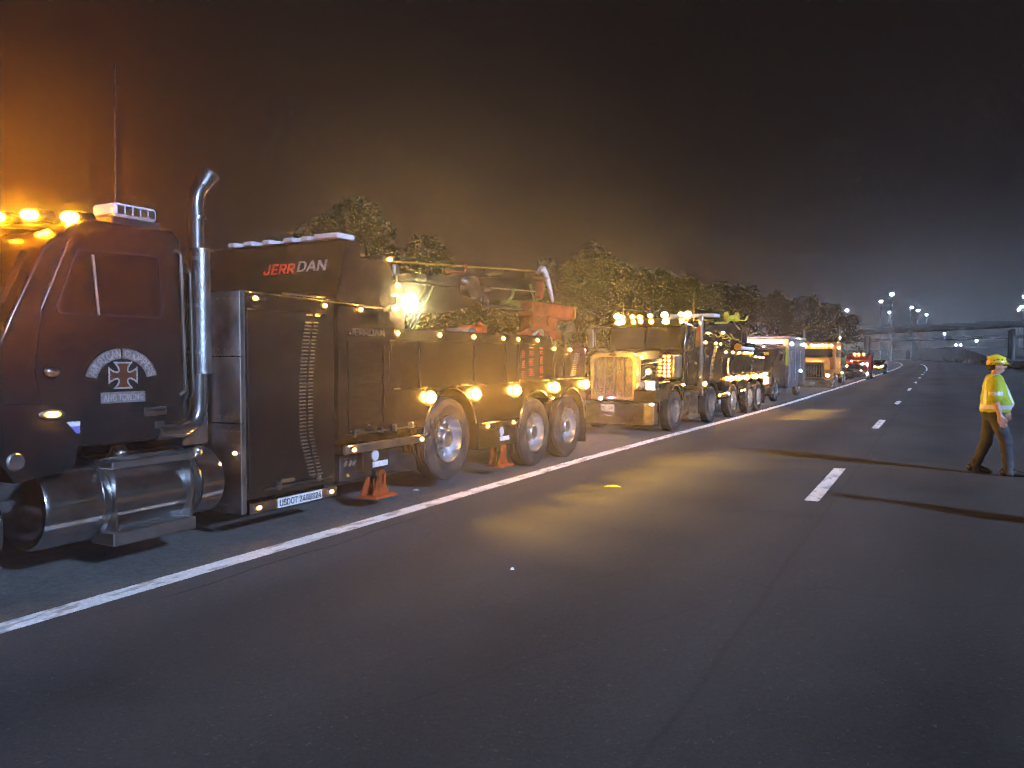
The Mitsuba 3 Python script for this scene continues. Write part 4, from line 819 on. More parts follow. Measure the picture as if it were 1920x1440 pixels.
# boom with yellow hooks on top
bm = A('boom', hull([(x, y, z) for x in (-0.25, 0.3) for y, z in ((4.0, 1.9), (4.0, 2.5), (8.6, 2.72), (8.6, 2.5), (6.0, 1.95))]), 'black_paint', 25)
A('head_bar', bx(-0.6, 0.62, 4.6, 5.2, 2.75, 2.84), 'clear_lens', parent=bm)
A('head_bar_leg', bx(-0.3, 0.3, 4.7, 5.0, 2.4, 2.748), 'black_matt', parent=bm)
A('top_rail', cat([tube([(0.38, 3.9, 2.63), (0.38, 5.4, 2.7)], 0.016, 6), tube(bez([(0.38, 5.6, 2.62), (0.38, 6.8, 2.66), (0.38, 7.1, 2.76), (0.38, 8.9, 2.82), (0.38, 9.1, 2.95)]), 0.02, 6)]), 'yellow_paint', parent=bm)
pu = prx(unary_union([Point(6.7, 2.84).buffer(0.15).difference(Point(6.7, 2.84).buffer(0.08)), Point(7.9, 2.89).buffer(0.14).difference(Point(7.9, 2.89).buffer(0.07)), Polygon([(6.8, 2.76), (6.8, 2.88), (7.8, 2.94), (7.8, 2.84)])]), 0.34, 0.42)
A('pulley_link', pu, 'yellow_paint', parent=bm)
A('end_hook', tube(bez([(0.38, 8.85, 2.82), (0.38, 9.05, 2.84), (0.38, 9.2, 2.98)]), 0.02, 6), 'yellow_paint', parent=bm)
A('strut', tube([(0.38, 7.4, 2.76), (0.38, 8.6, 2.4)], 0.02, 6), 'polished', parent=bm)
A('rigging', cat([tube(bez([(0.36, 5.6 + 0.4 * i, 2.3 + 0.1 * math.sin(i * 2.2)), (0.42, 5.9 + 0.4 * i, 2.2), (0.38, 6.2 + 0.42 * i, 2.4 - 0.06 * i)]), 0.018, 6) for i in range(6)]), 'brass_steel', parent=bm, kind='stuff')
A('rear_crane', cat([bx(0.1, 0.45, 8.2, 8.9, 1.9, 2.6), bx(0.2, 0.6, 8.4, 9.3, 1.9, 2.1)]), 'black_paint')
t.lamp('boom_lamp', (0.5, 5.95, 2.35), (0.7, -0.7, 0), 0.1, 0.08, WARM, 0.8)
A('round_reflector', lathe_y([(0, 0), (0, 0.11), (0.03, 0.11), (0.03, 0)], 20).apply_translation((0.75, 6.6, 1.95)), 'amber_lens')
A('deck_tube', tube([(0.8, 6.7, 1.93), (0.8, 8.2, 1.9)], 0.05, 10), 'silver_tape')

# ------------------------------------------------------------------ the rescue box truck behind it
t = Thing('box_truck', 'grey box-bodied rescue truck with a blazing white light bar behind the second wrecker', 'truck', o=(-6.45 + 0.17, 30.74, 0), turn=1.0)
A = t.add
bx_ = A('box_body', bx(-1.02, 1.03, 2.05, 5.85, 0.42, 2.4, 0.03), 'grey_paint')
A('roof_cap', bx(-1.05, 1.06, 2.0, 5.9, 2.402, 2.48, 0.02), 'polished', parent=bx_)
for y0, y1 in ((2.25, 3.2), (3.25, 4.35), (4.4, 5.7)): A('locker_door', bx(1.03, 1.045, y0, y1, 0.6 if y0 != 4.4 else 1.1, 2.0, 0.006), 'grey_paint', parent=bx_)
for y in (2.3, 3.3, 4.45): A('door_rail', tube([(1.05, y, 0.7 if y < 4 else 1.15), (1.05, y, 1.9)], 0.01, 6), 'polished', parent=bx_)
for x in (0.62, 0.75, 0.92): A('front_rail', tube([(x, 2.0, 1.3), (x, 2.0, 2.12)], 0.026, 8), 'yellow_paint', parent=bx_)
A('front_face', bx(-1.0, 1.0, 2.03, 2.048, 1.3, 2.38), 'yellow_paint', parent=bx_)
A('cab', softx([(-0.75, 0.5), (-0.8, 0.95), (-0.2, 1.1), (0.1, 1.2), (0.45, 1.85), (0.6, 1.95), (1.8, 1.98), (2.0, 1.9), (2.0, 0.45)], -0.9, 0.9, 0.05, 0.1), 'black_paint', 35)
A('windshield', hull([(x, y + d, z + 0.4 * d) for x, y, z in ((-0.78, 0.1, 1.22), (0.78, 0.1, 1.22), (-0.72, 0.42, 1.82), (0.72, 0.42, 1.82)) for d in (-0.02, 0.05)]), 'night_glass')
A('inside_panel', bx(0.25, 0.6, 0.28, 0.3, 1.62, 1.84), 'yellow_paint')
A('side_window', prx(Polygon([(0.55, 1.25), (0.75, 1.82), (1.6, 1.82), (1.6, 1.25)]), 0.9, 0.912), 'night_glass')
A('bumper', softx([(-0.98, 0.3), (-0.98, 0.54), (-0.78, 0.56), (-0.78, 0.3)], -0.95, 0.97, 0.01, 0.05), 'chrome')
A('guard_pipe', tube(bez([(0.7, -0.98, 0.56), (0.85, -0.98, 0.58), (0.93, -0.9, 0.7), (0.95, -0.85, 1.3)]), 0.02, 8), 'orange_paint')
hg = A('front_grille', bx(-0.5, 0.9, -0.82, -0.78, 0.62, 0.95), 'black_matt')
for s in (-1, 1): A('headlight', bx(*sorted((0.5 * s, 0.82 * s)), -0.84, -0.822, 0.68, 0.92, 0.01), 'lens_body', False, parent=hg, emit=((60, 42, 18), 1.5))
A('top_light', bx(0.66, 0.78, -0.83, -0.8, 1.0, 1.1), 'lens_body', parent=hg, emit=((20, 14, 5), 0.3))
lb = A('light_bar', bx(-0.98, 0.98, 0.78, 1.1, 2.1, 2.16), 'black_matt', label='long light bar flashing white and red on the cab roof')
for i in range(8):
    x = -0.95 + i * 0.24; c = [(130, 105, 95), (150, 130, 130), (70, 26, 36), (160, 140, 150), (110, 60, 70), (60, 22, 40), (150, 90, 120), (35, 12, 12)][i]
    A('light_module', bx(x, x + 0.22, 0.76, 1.08, 2.162, 2.33, 0.02), 'lens_body', parent=lb, emit=(np.array(c) * 0.4, 0.8))
A('bar_cover', bx(-1.0, 1.0, 0.74, 1.1, 2.335, 2.365), 'yellow_paint', parent=lb)
A('roof_hood', bx(-0.9, 0.9, 0.5, 2.0, 1.96, 2.09, 0.03), 'black_paint')
for x in (-0.55, -0.38, -0.21, 0.36): A('clearance_lamp', ball((x, 0.46, 2.05), (0.045, 0.02, 0.025)), 'lens_body', True, emit=((40, 26, 24), 0.2))
for x, c in ((-0.45, (30, 17, 4)), (-0.3, (30, 17, 4)), (-0.15, (30, 5, 8))): A('dash_lamp', ball((x - 0.3, 0.2, 1.58), (0.035, 0.02, 0.03)), 'lens_body', True, emit=(c, 0.15))
for y, I in ((2.5, 3.0), (5.4, 3.0)): t.lamp('scene_lamp', (1.04, y, 2.18), (1, -0.6, 0), 0.17, 0.14, (1, 0.93, 0.82), I, depth=0.04, core=0.8, rim=None)
t.lamp('blue_strobe', (1.045, 4.72, 1.06), (1, -0.7, 0), 0.13, 0.13, (0.3, 0.62, 1.3), 6.0, rim=(0.4, 1.2, 3.0), label='bright blue strobe on the side of the box')
for y in (-0.1, 4.66): t.wheel(0.98, y, 0.42, 0.42, w=0.26, dish=0.0)
for y in (-0.1, 4.66): t.wheel(-0.98, y, 0.42, 0.42, side=-1, holes=False, detail=False)
A('arch_liner', prx(sbox(4.12, 0.4, 5.2, 1.0), 0.9, 1.046), 'black_matt')
A('running_board', bx(0.6, 0.95, 0.6, 1.95, 0.3, 0.42), 'aluminium')
A('under_body', bx(-0.6, 0.6, -0.6, 5.7, 0.35, 0.6), 'black_matt')
A('mirror', bx(0.98, 1.12, 0.35, 0.42, 1.5, 1.8), 'black_paint')

# ------------------------------------------------------------------ the orange tractor
t = Thing('tractor_unit', 'orange conventional tractor truck with chrome grille, bright headlight and twin chrome stacks', 'truck', o=(-6.18 + 0.28, 45.1, 0))
A = t.add
A('cab', softx([(1.0, 0.7), (0.98, 1.58), (1.28, 2.2), (1.5, 2.42), (3.6, 2.5), (3.7, 2.4), (3.7, 0.7)], -0.98, 0.98, 0.05, 0.12), 'truck_orange', 35)
A('windshield', hull([(x, y + d, z + 0.4 * d) for x, y, z in ((-0.82, 0.98, 1.64), (0.82, 0.98, 1.64), (-0.78, 1.2, 2.1), (0.78, 1.2, 2.1)) for d in (-0.015, 0.05)]), 'night_glass')
A('side_window', prx(Polygon([(1.25, 1.65), (1.4, 2.08), (2.0, 2.08), (2.0, 1.65)]), 0.98, 0.992), 'night_glass')
A('hood', hull([(x, y, z) for s in (-1, 1) for x, y, z in ((0.52 * s, 0.05, 0.55), (0.52 * s, 0.05, 1.25), (0.42 * s, 0.05, 1.36), (0.72 * s, 1.05, 0.7), (0.7 * s, 1.05, 1.52), (0.55 * s, 1.05, 1.62))]), 'truck_orange', 25)
gk = A('grille', pry(sbox(-0.43, 0.5, 0.43, 1.29).buffer(0.03).difference(sbox(-0.38, 0.56, 0.38, 1.22)), -0.02, 0.06), 'chrome')
A('backing', bx(-0.4, 0.4, 0.02, 0.04, 0.54, 1.24), 'dark_steel', parent=gk)
for x in (-0.28, -0.14, 0.0, 0.14, 0.28): A('bar', bx(x - 0.02, x + 0.02, -0.02, 0.02, 0.55, 1.23), 'chrome', parent=gk)
for z in (0.66, 0.78, 0.9, 1.02, 1.14): A('cross_bar', pb(-0.38, 0.38, -0.005, 0.018, z, z + 0.02), 'polished', False, parent=gk)
A('bumper', softx([(-0.28, 0.06), (-0.28, 0.42), (-0.2, 0.46), (0.0, 0.46), (0.0, 0.06)], -0.95, 0.98, 0.02, 0.08), 'polished')
A('license_plate', bx(-0.18, 0.1, -0.295, -0.282, 0.16, 0.29, 0.004), 'white_vinyl')
for s in (-1, 1):
    A('fender', prx(Polygon([(-0.2, 0.45), (-0.18, 0.75), (0.1, 0.95), (0.9, 0.95), (1.15, 0.7)]).difference(Point(0.5, 0.4).buffer(0.47, 24)), *sorted((0.5 * s, 0.97 * s))), 'truck_orange', 25)
    t.lamp('headlight', (0.72 * s, -0.2, 0.66), (0, -1, 0), 0.22, 0.17, WARM, 16.0 if s > 0 else 5.0, depth=0.05, core=0.75)
    A('exhaust_stack', tube([(0.925 * s, 2.9, 0.7), (0.925 * s, 2.9, 3.22)], 0.06, 14), 'chrome', 50)
    A('mirror', bx(*sorted((1.06 * s, 1.2 * s)), 1.0, 1.06, 1.6, 2.05, 0.02), 'chrome')
for i, x in enumerate((-0.62, -0.3, -0.13, 0.04, 0.25, 0.46, 0.72)):
    hk = A('roof_lamp', bx(x - 0.06, x + 0.06, 1.3, 1.42, 2.2, 2.34 + 0.03 * (i % 3 == 1), 0.02), 'chrome')
    A('lens', ball((x, 1.28, 2.28 + 0.04 * (i % 3 == 1)), (0.055, 0.03, 0.04)), 'lens_body', True, parent=hk, emit=((190, 100, 20), 1.0))
for x in (-0.3, -0.05, 0.12, 0.28): A('hood_lamp', ball((x, 0.3, 1.42), (0.025, 0.02, 0.02)), 'lens_body', True, emit=((30, 15, 3), 0.1))
t.lamp('side_lamp', (0.99, 2.6, 2.15), (1, -1, 0), 0.12, 0.16, AMB, 3.0)
t.lamp('stack_lamp', (1.0, 2.85, 2.72), (0.3, -1, 0), 0.1, 0.14, (1, 0.75, 0.3), 2.0)
t.lamp('step_lamp', (0.98, 4.4, 0.72), (0.5, -1, 0), 0.16, 0.08, AMB, 1.2)
tk = A('fuel_tank', lathe_y([(1.3, 0), (1.3, 0.25), (2.6, 0.25), (2.6, 0)], 28).apply_translation((0.7, 0, 0.45)), 'chrome', 30)
for y in (0.5, 4.9, 6.0): t.wheel(0.97, y, 0.42, 0.42, dish=0.0, detail=False)
for y in (0.5, 4.9, 6.0): t.wheel(-0.97, y, 0.42, 0.42, side=-1, holes=False, detail=False)
A('chassis', bx(-0.4, 0.4, 0.1, 6.6, 0.42, 0.65), 'black_matt')
A('rear_deck', cat([bx(-0.9, 0.9, 3.9, 6.8, 0.86, 1.1), bx(-0.3, 0.3, 4.0, 6.0, 1.1, 1.6)]), 'black_paint')

# ------------------------------------------------------------------ red flatbed truck and the last car of the line
t = Thing('flatbed_truck', 'dark red truck with three amber roof lamps behind the orange tractor', 'truck', o=(-5.78 + 0.66, 61.6, 0))
A = t.add
A('cab', softx([(0.0, 0.5), (0.0, 1.35), (0.35, 1.45), (0.7, 1.82), (1.9, 1.86), (2.0, 0.5)], -0.78, 0.78, 0.04, 0.08), 'red_paint', 35)
A('windshield', hull([(x, y + d, z + 0.4 * d) for x, y, z in ((-0.68, 0.33, 1.45), (0.68, 0.33, 1.45), (-0.62, 0.66, 1.8), (0.62, 0.66, 1.8)) for d in (-0.015, 0.05)]), 'night_glass')
A('hood', hull([(x, y, z) for s in (-1, 1) for x, y, z in ((0.72 * s, -0.6, 0.6), (0.72 * s, -0.6, 1.22), (0.6 * s, -0.6, 1.36), (0.75 * s, 0.4, 0.6), (0.72 * s, 0.4, 1.44))]), 'red_paint', 25)
gk = A('grille', bx(-0.62, 0.5, -0.66, -0.61, 0.62, 1.1, 0.03), 'black_matt')
for z in (0.7, 0.82, 0.94): A('bar', pb(-0.58, 0.46, -0.672, -0.66, z, z + 0.04), 'dark_steel', False, parent=gk)
A('front_band', bx(-0.7, -0.25, -0.63, -0.6, 1.15, 1.32), 'red_tape')
A('bumper', bx(-0.76, 0.76, -0.78, -0.62, 0.22, 0.58, 0.04), 'dark_steel')
for x, L in ((0.38, 14.0), (0.66, 5.0), (-0.62, 3.0)): t.lamp('headlight', (x, -0.63, 1.14 if x > 0 else 0.98), (0, -1, 0), 0.17, 0.11, WARM, L, depth=0.04, core=0.75)
t.lamp('white_strobe', (0.72, -0.79, 0.45), (0, -1, 0), 0.13, 0.22, (0.7, 0.95, 1.1), 7.0, rim=(1.2, 2.2, 2.6))
for x, z in ((0.1, 1.5), (0.72, 1.46)): A('red_trim', bx(x - 0.02, x + 0.02, -0.64, -0.61, 1.15, 1.38), 'red_tape')
for x, z in ((-0.32, 1.35), (0.72, 1.0), (0.3, 0.66)): t.lamp('red_lamp', (x, -0.64, z), (0, -1, 0), 0.1, 0.05, (1, 0.08, 0.08), 3.0, rim=(2.4, 0.05, 0.06))
for x in (-0.25, 0.03, 0.36): A('roof_lamp', ball((x, 0.68, 1.86), (0.06, 0.04, 0.04)), 'lens_body', True, emit=((150, 80, 16), 0.5))
for y in (0.0, 3.6):
    t.wheel(0.78, y, 0.4, 0.4, detail=False); t.wheel(-0.78, y, 0.4, 0.4, side=-1, holes=False, detail=False)
A('flatbed', bx(-0.95, 0.95, 2.05, 5.6, 0.82, 0.98), 'dark_steel')
A('head_rack', cat([bx(-0.9, 0.9, 2.05, 2.12, 0.98, 1.7), bx(0.85, 0.92, 2.0, 2.1, 0.98, 1.95)]), 'black_paint')
t.lamp('bed_lamp', (0.96, 2.6, 0.9), (0.5, -1, 0), 0.12, 0.07, AMB, 2.0)
A('chassis', bx(-0.4, 0.4, -0.5, 5.5, 0.4, 0.62), 'black_matt')

t = Thing('pickup_truck', 'last small dark vehicle of the line with a cluster of amber lights', 'car', o=(-5.66 + 0.5, 80.5, 0))
A = t.add
A('body', softx([(0, 0.3), (0, 0.78), (0.9, 0.92), (4.6, 0.95), (4.7, 0.35)], -0.78, 0.78, 0.05, 0.1), 'black_paint', 35)
A('cabin', softx([(0.8, 0.9), (1.4, 1.3), (2.6, 1.32), (3.1, 0.92)], -0.7, 0.7, 0.04, 0.12), 'night_glass', 35)
for x, z, I in ((-0.25, 0.98, 6), (0.62, 0.8, 5), (0.2, 0.66, 3), (0.34, 0.64, 3), (0.48, 0.7, 4), (-0.15, 0.62, 3)):
    t.lamp('amber_lamp', (x, -0.02, z), (0, -1, 0), 0.14, 0.08, AMB, I)
A('bumper', bx(-0.8, 0.8, -0.08, 0.05, 0.3, 0.5, 0.03), 'chrome')
for y in (0.8, 3.7):
    t.wheel(0.8, y, 0.34, 0.34, w=0.22, detail=False); t.wheel(-0.8, y, 0.34, 0.34, w=0.22, side=-1, holes=False, detail=False)

t = Thing('oncoming_car', 'small white car with two headlights on the far right carriageway', 'car', o=(14.0 + float(xr(285)), 285, 4.55))
A = t.add
A('body', softx([(0, 0.3), (0, 0.8), (0.9, 0.95), (4.3, 1.0), (4.4, 0.35)], -0.9, 0.9, 0.06, 0.1), 'white_vinyl', 35)
A('cabin', softx([(0.8, 0.95), (1.5, 1.55), (3.2, 1.55), (4.0, 0.98)], -0.78, 0.78, 0.05, 0.15), 'silver_tape', 35)
for x in (-0.68, 0.68): t.lamp('headlight', (x, -0.01, 0.68), (0, -1, 0), 0.4, 0.3, (1, 0.9, 1.0), 260.0, weight=0.5, rim=None, core=0.9)
for y in (0.8, 3.5):
    for s in (-1, 1): t.wheel(0.9 * s, y, 0.33, 0.33, w=0.2, side=s, holes=False, detail=False)

# ------------------------------------------------------------------ trees behind the trucks
def tree(x, y, h, r, n, seed, label, mat='leaf_0', low=0.12, leaf=0.16):
    rg = np.random.default_rng(seed)
    z0 = float(ground_z(np.array(x), np.array(y)))
    t = Thing('tree', label, 'tree', 'trees along the left verge', o=(x, y, z0 - 0.05))
    limbs = [tube(np.array([(0, 0, 0), (0.05, 0.03, h * 0.25), (-0.06, 0.1, h * 0.5), (0.04, 0, h * 0.82)]), [0.16 + 0.012 * h, 0.13 + 0.008 * h, 0.09, 0.03], 9)]
    cl = []
    for i in range(13):
        a = rg.uniform(0, 6.283); f = rg.uniform(low + 0.1, 0.9); rr = r * (0.35 + 0.75 * math.sin(math.pi * min(1, 0.18 + 0.8 * f))) * rg.uniform(0.55, 1.05)
        p = V(math.cos(a) * rr * 0.75, math.sin(a) * rr * 0.75, h * f)
        limbs.append(tube([(0, 0, h * f * 0.62), tuple(p * V(0.5, 0.5, 0.92)), tuple(p)], [0.05, 0.035, 0.012], 6))
        cl.append((p, r * rg.uniform(0.24, 0.46)))
        for j in range(3):
            q = p + rg.normal(0, 1, 3) * V(r * 0.26, r * 0.26, h * 0.07); cl.append((q, r * rg.uniform(0.14, 0.28)))
    cl.append((V(0, 0, h * 0.93), r * 0.3))
    t.add('trunk', cat(limbs), 'bark', True)
    w = np.array([c[1] ** 2 for c in cl]); w /= w.sum(); idx = rg.choice(len(cl), n, p=w)
    C = np.array([cl[i][0] for i in idx]); R = np.array([cl[i][1] for i in idx])
    d = rg.normal(0, 1, (n, 3)); d /= np.linalg.norm(d, axis=1, keepdims=True)
    P = C + d * (R * rg.uniform(0.25, 1, n) ** 0.45)[:, None] * V(1, 1, 0.8)
    P = P[P[:, 2] > h * low * 0.5]; n = len(P)
    u = rg.normal(0, 1, (n, 3)); u[:, 2] *= 0.6; u /= np.linalg.norm(u, axis=1, keepdims=True)
    v = np.cross(u, rg.normal(0, 1, (n, 3))); v /= np.linalg.norm(v, axis=1, keepdims=True)
    s = leaf * rg.uniform(0.6, 1.3, n)[:, None]
    vv = np.stack([P - u * s, P + v * s * 0.42, P + u * s, P - v * s * 0.42], 1).reshape(-1, 3)
    q = np.arange(n)[:, None] * 4; ff = np.vstack([np.hstack([q, q + 1, q + 2]), np.hstack([q, q + 2, q + 3])])
    t.add('crown', trimesh.Trimesh(vv, ff, process=False), mat, False, kind='stuff')


TR = [(-12.5, 15.2, 5.4, 2.0, 'nearest tree, its lit crown showing just over the tall black tool tower'), (-13.5, 19.5, 5.0, 2.2, 'tree behind the big dazzling flood lamp of the near wrecker'), (-13, 24.0, 4.3, 2.1, 'low leafy tree behind the near wrecker\'s winch'),
      (-12.5, 28.6, 5.4, 2.4, 'tall bushy tree just right of the boom tip'), (-11.6, 31.0, 3.4, 1.7, 'bright yellow lit bush between the two black wreckers'), (-14, 34.5, 6.4, 2.7, 'broad tree behind the left mirror of the second wrecker'),
      (-12.5, 39.5, 5.9, 2.5, 'tree right behind the roof lamps of the second wrecker'), (-13, 45.5, 6.2, 2.6, 'tree above the second wrecker\'s tool cabinet'), (-12.5, 51.5, 6.3, 2.6, 'tree behind the yellow hooks of the second wrecker'),
      (-11.5, 57.5, 6.0, 2.4, 'lit tree edging the gap above the rescue truck light bar'), (-15, 68, 7.2, 3.0, 'dim tree above the grey box body of the rescue truck'), (-13.5, 77, 7.6, 3.0, 'dim tree above the orange tractor, left of its stacks'),
      (-13, 88, 7.8, 3.2, 'dark tree above the roof lamps of the orange tractor'), (-13.5, 100, 8.4, 3.4, 'dark tree right behind the tall right stack'), (-13, 113, 8.2, 3.3, 'dark tree above the dark red truck'), (-13.5, 128, 8.2, 3.4, 'last dark tree before the grassy bank and overpass')]
for i, (x, y, h, r, lb) in enumerate(TR):
    tree(x, y, h, r, 20000 if y < 60 else 10000, 50 + i, lb, f'leaf_{i % 3 if y < 46 else 3}', leaf=0.085 if y < 45 else 0.13)

# ------------------------------------------------------------------ the man walking on the road, and another man out to the right
def limb(chain, rad, refine=0.03):
    out = None
    for (a, b), (ra, rb) in zip(zip(chain[:-1], chain[1:]), zip(rad[:-1], rad[1:])):
        sa, sb = [m3.Manifold.sphere(r, 20).translate([float(x) for x in p]) for p, r in ((a, ra), (b, rb))]
        h = m3.Manifold.batch_hull([sa, sb]); out = h if out is None else out + h
    return out


def smooth_body(M, ln=0.03, it=10):
    m = fromM(M.refine_to_length(ln)); m.merge_vertices()
    trimesh.smoothing.filter_taubin(m, iterations=it); return m


def ell(c, r):
    return m3.Manifold.sphere(1.0, 32).scale([float(x) for x in r]).translate([float(x) for x in c])


def band_split(m, tests):
    """splits a mesh by its faces' centres: the bands first, the rest last"""
    c = m.triangles_center; left = np.ones(len(c), bool); out = []
    for f in tests:
        k = left & f(c); left &= ~k; out.append(m.submesh([np.nonzero(k)[0]], append=True) if k.any() else None)
    return out, m.submesh([np.nonzero(left)[0]], append=True)


def person(label, o, turn, walk=True):
    """local axes: x forward, y to the left, z up"""
    t = Thing('person', label, 'person', o=o, turn=turn); A = t.add
    if walk:
        L = [(0, 0.10, 0.86), (-0.05, 0.11, 0.47), (-0.19, 0.11, 0.10)]; R = [(0.02, -0.10, 0.86), (0.15, -0.10, 0.48), (0.19, -0.10, 0.09)]
    else:
        L = [(0, 0.10, 0.86), (0.02, 0.13, 0.47), (0.0, 0.14, 0.09)]; R = [(0, -0.10, 0.86), (0.03, -0.12, 0.47), (0.0, -0.14, 0.09)]
    hips = m3.Manifold.batch_hull([ell((0.0, 0.07, 0.88), (0.145, 0.11, 0.12)), ell((0.0, -0.07, 0.88), (0.145, 0.11, 0.12)), ell((0.02, 0, 0.98), (0.17, 0.18, 0.07))])
    tr = hips + limb(L, (0.115, 0.08, 0.062)) + limb(R, (0.115, 0.08, 0.062))
    for P in (L, R): tr += limb([P[2], (P[2][0] + 0.01, P[2][1], 0.05)], (0.066, 0.072))
    tm = smooth_body(tr, 0.02)
    tm.vertices += 0.035 * (meshkit.fbm(tm.vertices * V(8, 8, 17), 3, 7)[:, None] - 0.5) * tm.vertex_normals * np.clip((0.9 - tm.vertices[:, 2:]) * 3, 0.2, 1)
    A('trousers', tm, 'trousers_mat', True)
    for P, lift in ((L, 0.02 if walk else 0), (R, 0)):
        x, y, _ = P[2]
        toe = 0.03
        M = m3.Manifold.batch_hull([ell((x - 0.06, y, 0.055 + lift), (0.05, 0.045, 0.055)), ell((x + 0.06, y, 0.055 + lift), (0.05, 0.05, 0.05))]) + m3.Manifold.batch_hull([ell((x + 0.04, y, 0.05 + lift), (0.06, 0.05, 0.045)), ell((x + 0.17, y, 0.035), (0.055, 0.05, 0.035))]) + limb([(x, y, 0.06), (x - 0.01, y, 0.17)], (0.05, 0.055))
        A('boot', smooth_body(M, 0.02, 6), 'boot_mat', True)
    # torso and short sleeves under a reflective vest
    S_R, S_L = (0.01, -0.205, 1.335), (0.0, 0.205, 1.335)
    E_R = (-0.02, -0.265, 1.08) if walk else (-0.05, -0.27, 1.08); E_L = (0.06, 0.26, 1.09)
    H_R = (0.05, -0.255, 0.845) if walk else (0.04, -0.26, 0.85); H_L = (0.17, 0.22, 0.9)
    tor = m3.Manifold.batch_hull([ell((0.0, 0.12, 1.3), (0.11, 0.1, 0.1)), ell((0.0, -0.12, 1.3), (0.11, 0.1, 0.1)), ell((0.03, 0, 1.16), (0.175, 0.2, 0.12))]) + m3.Manifold.batch_hull([ell((0.03, 0, 1.16), (0.175, 0.2, 0.12)), ell((0.055, 0, 1.02), (0.205, 0.205, 0.12)), ell((0.02, 0, 0.92), (0.185, 0.205, 0.07))]) + m3.Manifold.batch_hull([ell((0.02, 0.1, 1.38), (0.07, 0.06, 0.035)), ell((0.02, -0.1, 1.38), (0.07, 0.06, 0.035)), ell((0.02, 0, 1.4), (0.07, 0.07, 0.04))])
    mid = lambda a, b, k: tuple(np.array(a) * (1 - k) + np.array(b) * k)
    tor += limb([S_R, mid(S_R, E_R, 0.86)], (0.085, 0.09)) + limb([S_L, mid(S_L, E_L, 0.86)], (0.085, 0.09))
    v = smooth_body(tor, 0.022, 10)
    v.vertices += 0.03 * (meshkit.fbm(v.vertices * V(11, 11, 7) + V(0, 0, 1) * v.vertices[:, :1] * 6, 3, 3)[:, None] - 0.5) * v.vertex_normals + 0.012 * np.clip((0.95 - v.vertices[:, 2:]) / 0.1, 0, 1) * v.vertex_normals * V(1, 1, 0)
    on_arm = lambda c: np.abs(c[:, 1]) > 0.2 + 0.05 * (1.3 - c[:, 2])
    bands, rest = band_split(v, [lambda c: (np.abs(c[:, 2] - 0.97) < 0.03) & ~(on_arm(c) & (c[:, 2] > 1.03)), *[(lambda sg: lambda c: on_arm(c) & (c[:, 1] * sg > 0) & (np.abs(c[:, 2] - 1.165) < 0.026))(q) for q in (-1, 1)],
                                 *[(lambda sg: lambda c: ~on_arm(c) & (np.abs(c[:, 1] * sg - 0.11) < 0.026) & (c[:, 2] > 1.0))(q) for q in (-1, 1)]])
    A('vest', rest, 'vest_mat', True)
    for b in bands:
        if b is not None: A('reflective_band', b, 'silver_tape', True)
    for S, E, Hh, sg in ((S_R, E_R, H_R, -1), (S_L, E_L, H_L, 1)):
        arm = limb([mid(S, E, 0.7), E, Hh], (0.052, 0.046, 0.03))
        d = np.array(Hh) - np.array(E); d /= np.linalg.norm(d); f = V(1, 0, 0); f -= d * (f @ d); f /= np.linalg.norm(f); w = np.cross(d, f) * sg
        Hn = np.array(Hh); palm = m3.Manifold.batch_hull([m3.Manifold.sphere(0.022, 14).translate((Hn + d * a + f * b).tolist()) for a, b in ((0.01, -0.02), (0.01, 0.022), (0.075, -0.03), (0.075, 0.03))])
        hand = arm + palm
        for i, b in enumerate((-0.033, -0.011, 0.011, 0.032)):
            ln = (0.052, 0.066, 0.07, 0.058)[i]; p0 = Hn + d * 0.075 + f * b; p1 = p0 + d * ln * 0.55 - w * 0.008; p2 = p1 + d * ln * 0.42 - w * 0.03; p3 = p2 + d * 0.008 - w * 0.025
            hand += limb([p0, p1, p2, p3], (0.0105, 0.0095, 0.0085, 0.007))
        p0 = Hn + d * 0.02 + f * 0.03; hand += limb([p0, p0 + d * 0.03 + f * 0.025 - w * 0.01, p0 + d * 0.062 + f * 0.028 - w * 0.022], (0.014, 0.011, 0.009))
        A('arm', smooth_body(hand, 0.008, 5), 'skin_mat', True)
    # head turned a little to its right, helmet on
    M = limb([(0.01, 0, 1.36), (0.03, 0, 1.48)], (0.058, 0.055)) + m3.Manifold.batch_hull([ell((0.035, 0, 1.555), (0.098, 0.076, 0.09)), ell((0.06, 0, 1.475), (0.06, 0.05, 0.04))])
    M += ell((0.14, 0, 1.53), (0.022, 0.015, 0.022)) + ell((0.13, 0, 1.545), (0.014, 0.011, 0.03)) + ell((0.122, 0, 1.488), (0.016, 0.028, 0.008)) + ell((0.12, 0, 1.478), (0.016, 0.025, 0.007)) + ell((0.025, 0.08, 1.53), (0.022, 0.01, 0.032)) + ell((0.025, -0.08, 1.53), (0.022, 0.01, 0.032))
    A('head', smooth_body(M, 0.012, 5), 'skin_mat', True)
    A('hair', smooth_body(m3.Manifold.batch_hull([ell((0.0, 0, 1.57), (0.088, 0.081, 0.07)), ell((-0.025, 0, 1.515), (0.06, 0.07, 0.035))]), 0.02, 4), 'hair_mat', True)
    A('goggles', bx(0.118, 0.138, -0.062, 0.062, 1.545, 1.575, 0.006), 'hair_mat')
    hm = ell((0.035, 0, 1.58), (0.128, 0.108, 0.108)) - m3.Manifold.cube([1, 1, 1], True).translate([0, 0, 1.58 - 0.5 - 0.01])
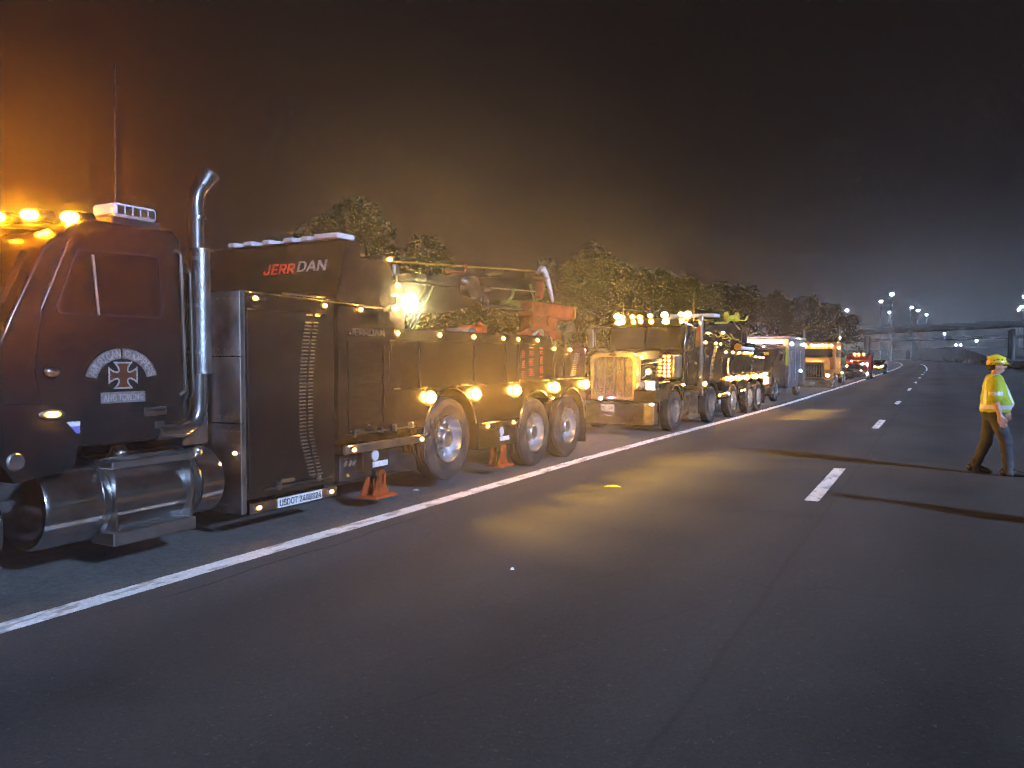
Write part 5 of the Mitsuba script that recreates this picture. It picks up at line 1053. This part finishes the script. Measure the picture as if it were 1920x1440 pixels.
    hm += m3.Manifold.cylinder(0.012, 0.118, 0.118, 40).scale([1.12, 0.95, 1]).translate([0.04, 0, 1.565]) + m3.Manifold.batch_hull([ell((0.12, 0.05, 1.575), (0.05, 0.03, 0.008)), ell((0.12, -0.05, 1.575), (0.05, 0.03, 0.008)), ell((0.175, 0, 1.57), (0.03, 0.05, 0.007))]) + m3.Manifold.batch_hull([ell((0.13, 0, 1.65), (0.02, 0.02, 0.02)), ell((-0.07, 0, 1.66), (0.02, 0.02, 0.02)), ell((0.03, 0, 1.69), (0.03, 0.022, 0.02))])
    hk = A('hard_hat', smooth_body(hm, 0.015, 3), 'helmet_mat', True)
    A('hat_band', fromM(m3.Manifold.cylinder(0.012, 0.1225, 0.1225, 40).scale([1.07, 0.9, 1]).translate([0.035, 0, 1.578])), 'ink', parent=hk)
    for i, (a, z) in enumerate(((-2.0, 1.625), (-1.55, 1.64), (-1.1, 1.63))):
        A('hat_sticker', ball((0.035 + 0.113 * math.cos(a), 0.096 * math.sin(a), z), (0.014, 0.012, 0.01), 1), 'ink', True, parent=hk)
    return t


person('man in yellow vest and hard hat walking to the right across the road', (0.69, 13.05, 0), -6)
person('second man in yellow vest standing out of frame, casting the long shadow across the lane', (2.95, 8.72, 0), 120, False)

# ------------------------------------------------------------------ litter on the road
for (x, y, s, a, m, lb) in ((-3.67, 9.5, 0.11, 0.3, 'yellow_paint', 'flat yellow scrap lying in the amber light on the road'), (-2.92, 5.4, 0.018, 0.9, 'white_vinyl', 'tiny white pebble alone on the near dark asphalt'),
                            (-5.72, 8.05, 0.04, 0.2, 'white_vinyl', 'small white scrap on the shoulder below the side floods'), (-7.3, 18.1, 0.07, 0.0, 'silver_tape', 'pale scrap on the shoulder between the two wreckers')):
    t = Thing('litter_scrap', lb, 'litter')
    c, q = math.cos(a), math.sin(a)
    P = [(x + c * u - q * v, y + q * u + c * v, z) for u, v, z in ((-s, -s * 0.4, 0.004), (s, -s * 0.3, 0.004), (s * 0.8, s * 0.4, 0.004), (-s * 0.9, s * 0.3, 0.004), (-s * 0.5, 0, 0.02), (s * 0.4, s * 0.1, 0.025))]
    t.add('litter_scrap', hull(P), m, False, whole=True)

# the lamps near the camera get most of the light samples
for k, v in scene.items():
    if 'emitter' in v and not (k.startswith('wrecker__side_flood_00') and int(k.split('__')[1][-3:]) > 4):
        f = 0.12 if k.startswith(('tractor', 'flatbed', 'pickup')) else 0.35 if k.startswith('box_truck') else 1.0
        f *= 2.5 if k.startswith(('wrecker__roof_beacon', 'wrecker__side_flood', 'wrecker__flood_lamp')) else 0.4 if 'marker' in k or 'wrecker__headlight' in k else 1.0
        v['emitter']['sampling_weight'] *= f
# the sky keeps two fifths of the light samples
lamp_w = sum(v['emitter']['sampling_weight'] for v in scene.values() if 'emitter' in v) + sum(v['sampling_weight'] for v in scene.values() if v.get('type') == 'spot')
scene['sky']['sampling_weight'] = float(lamp_w * 0.6)
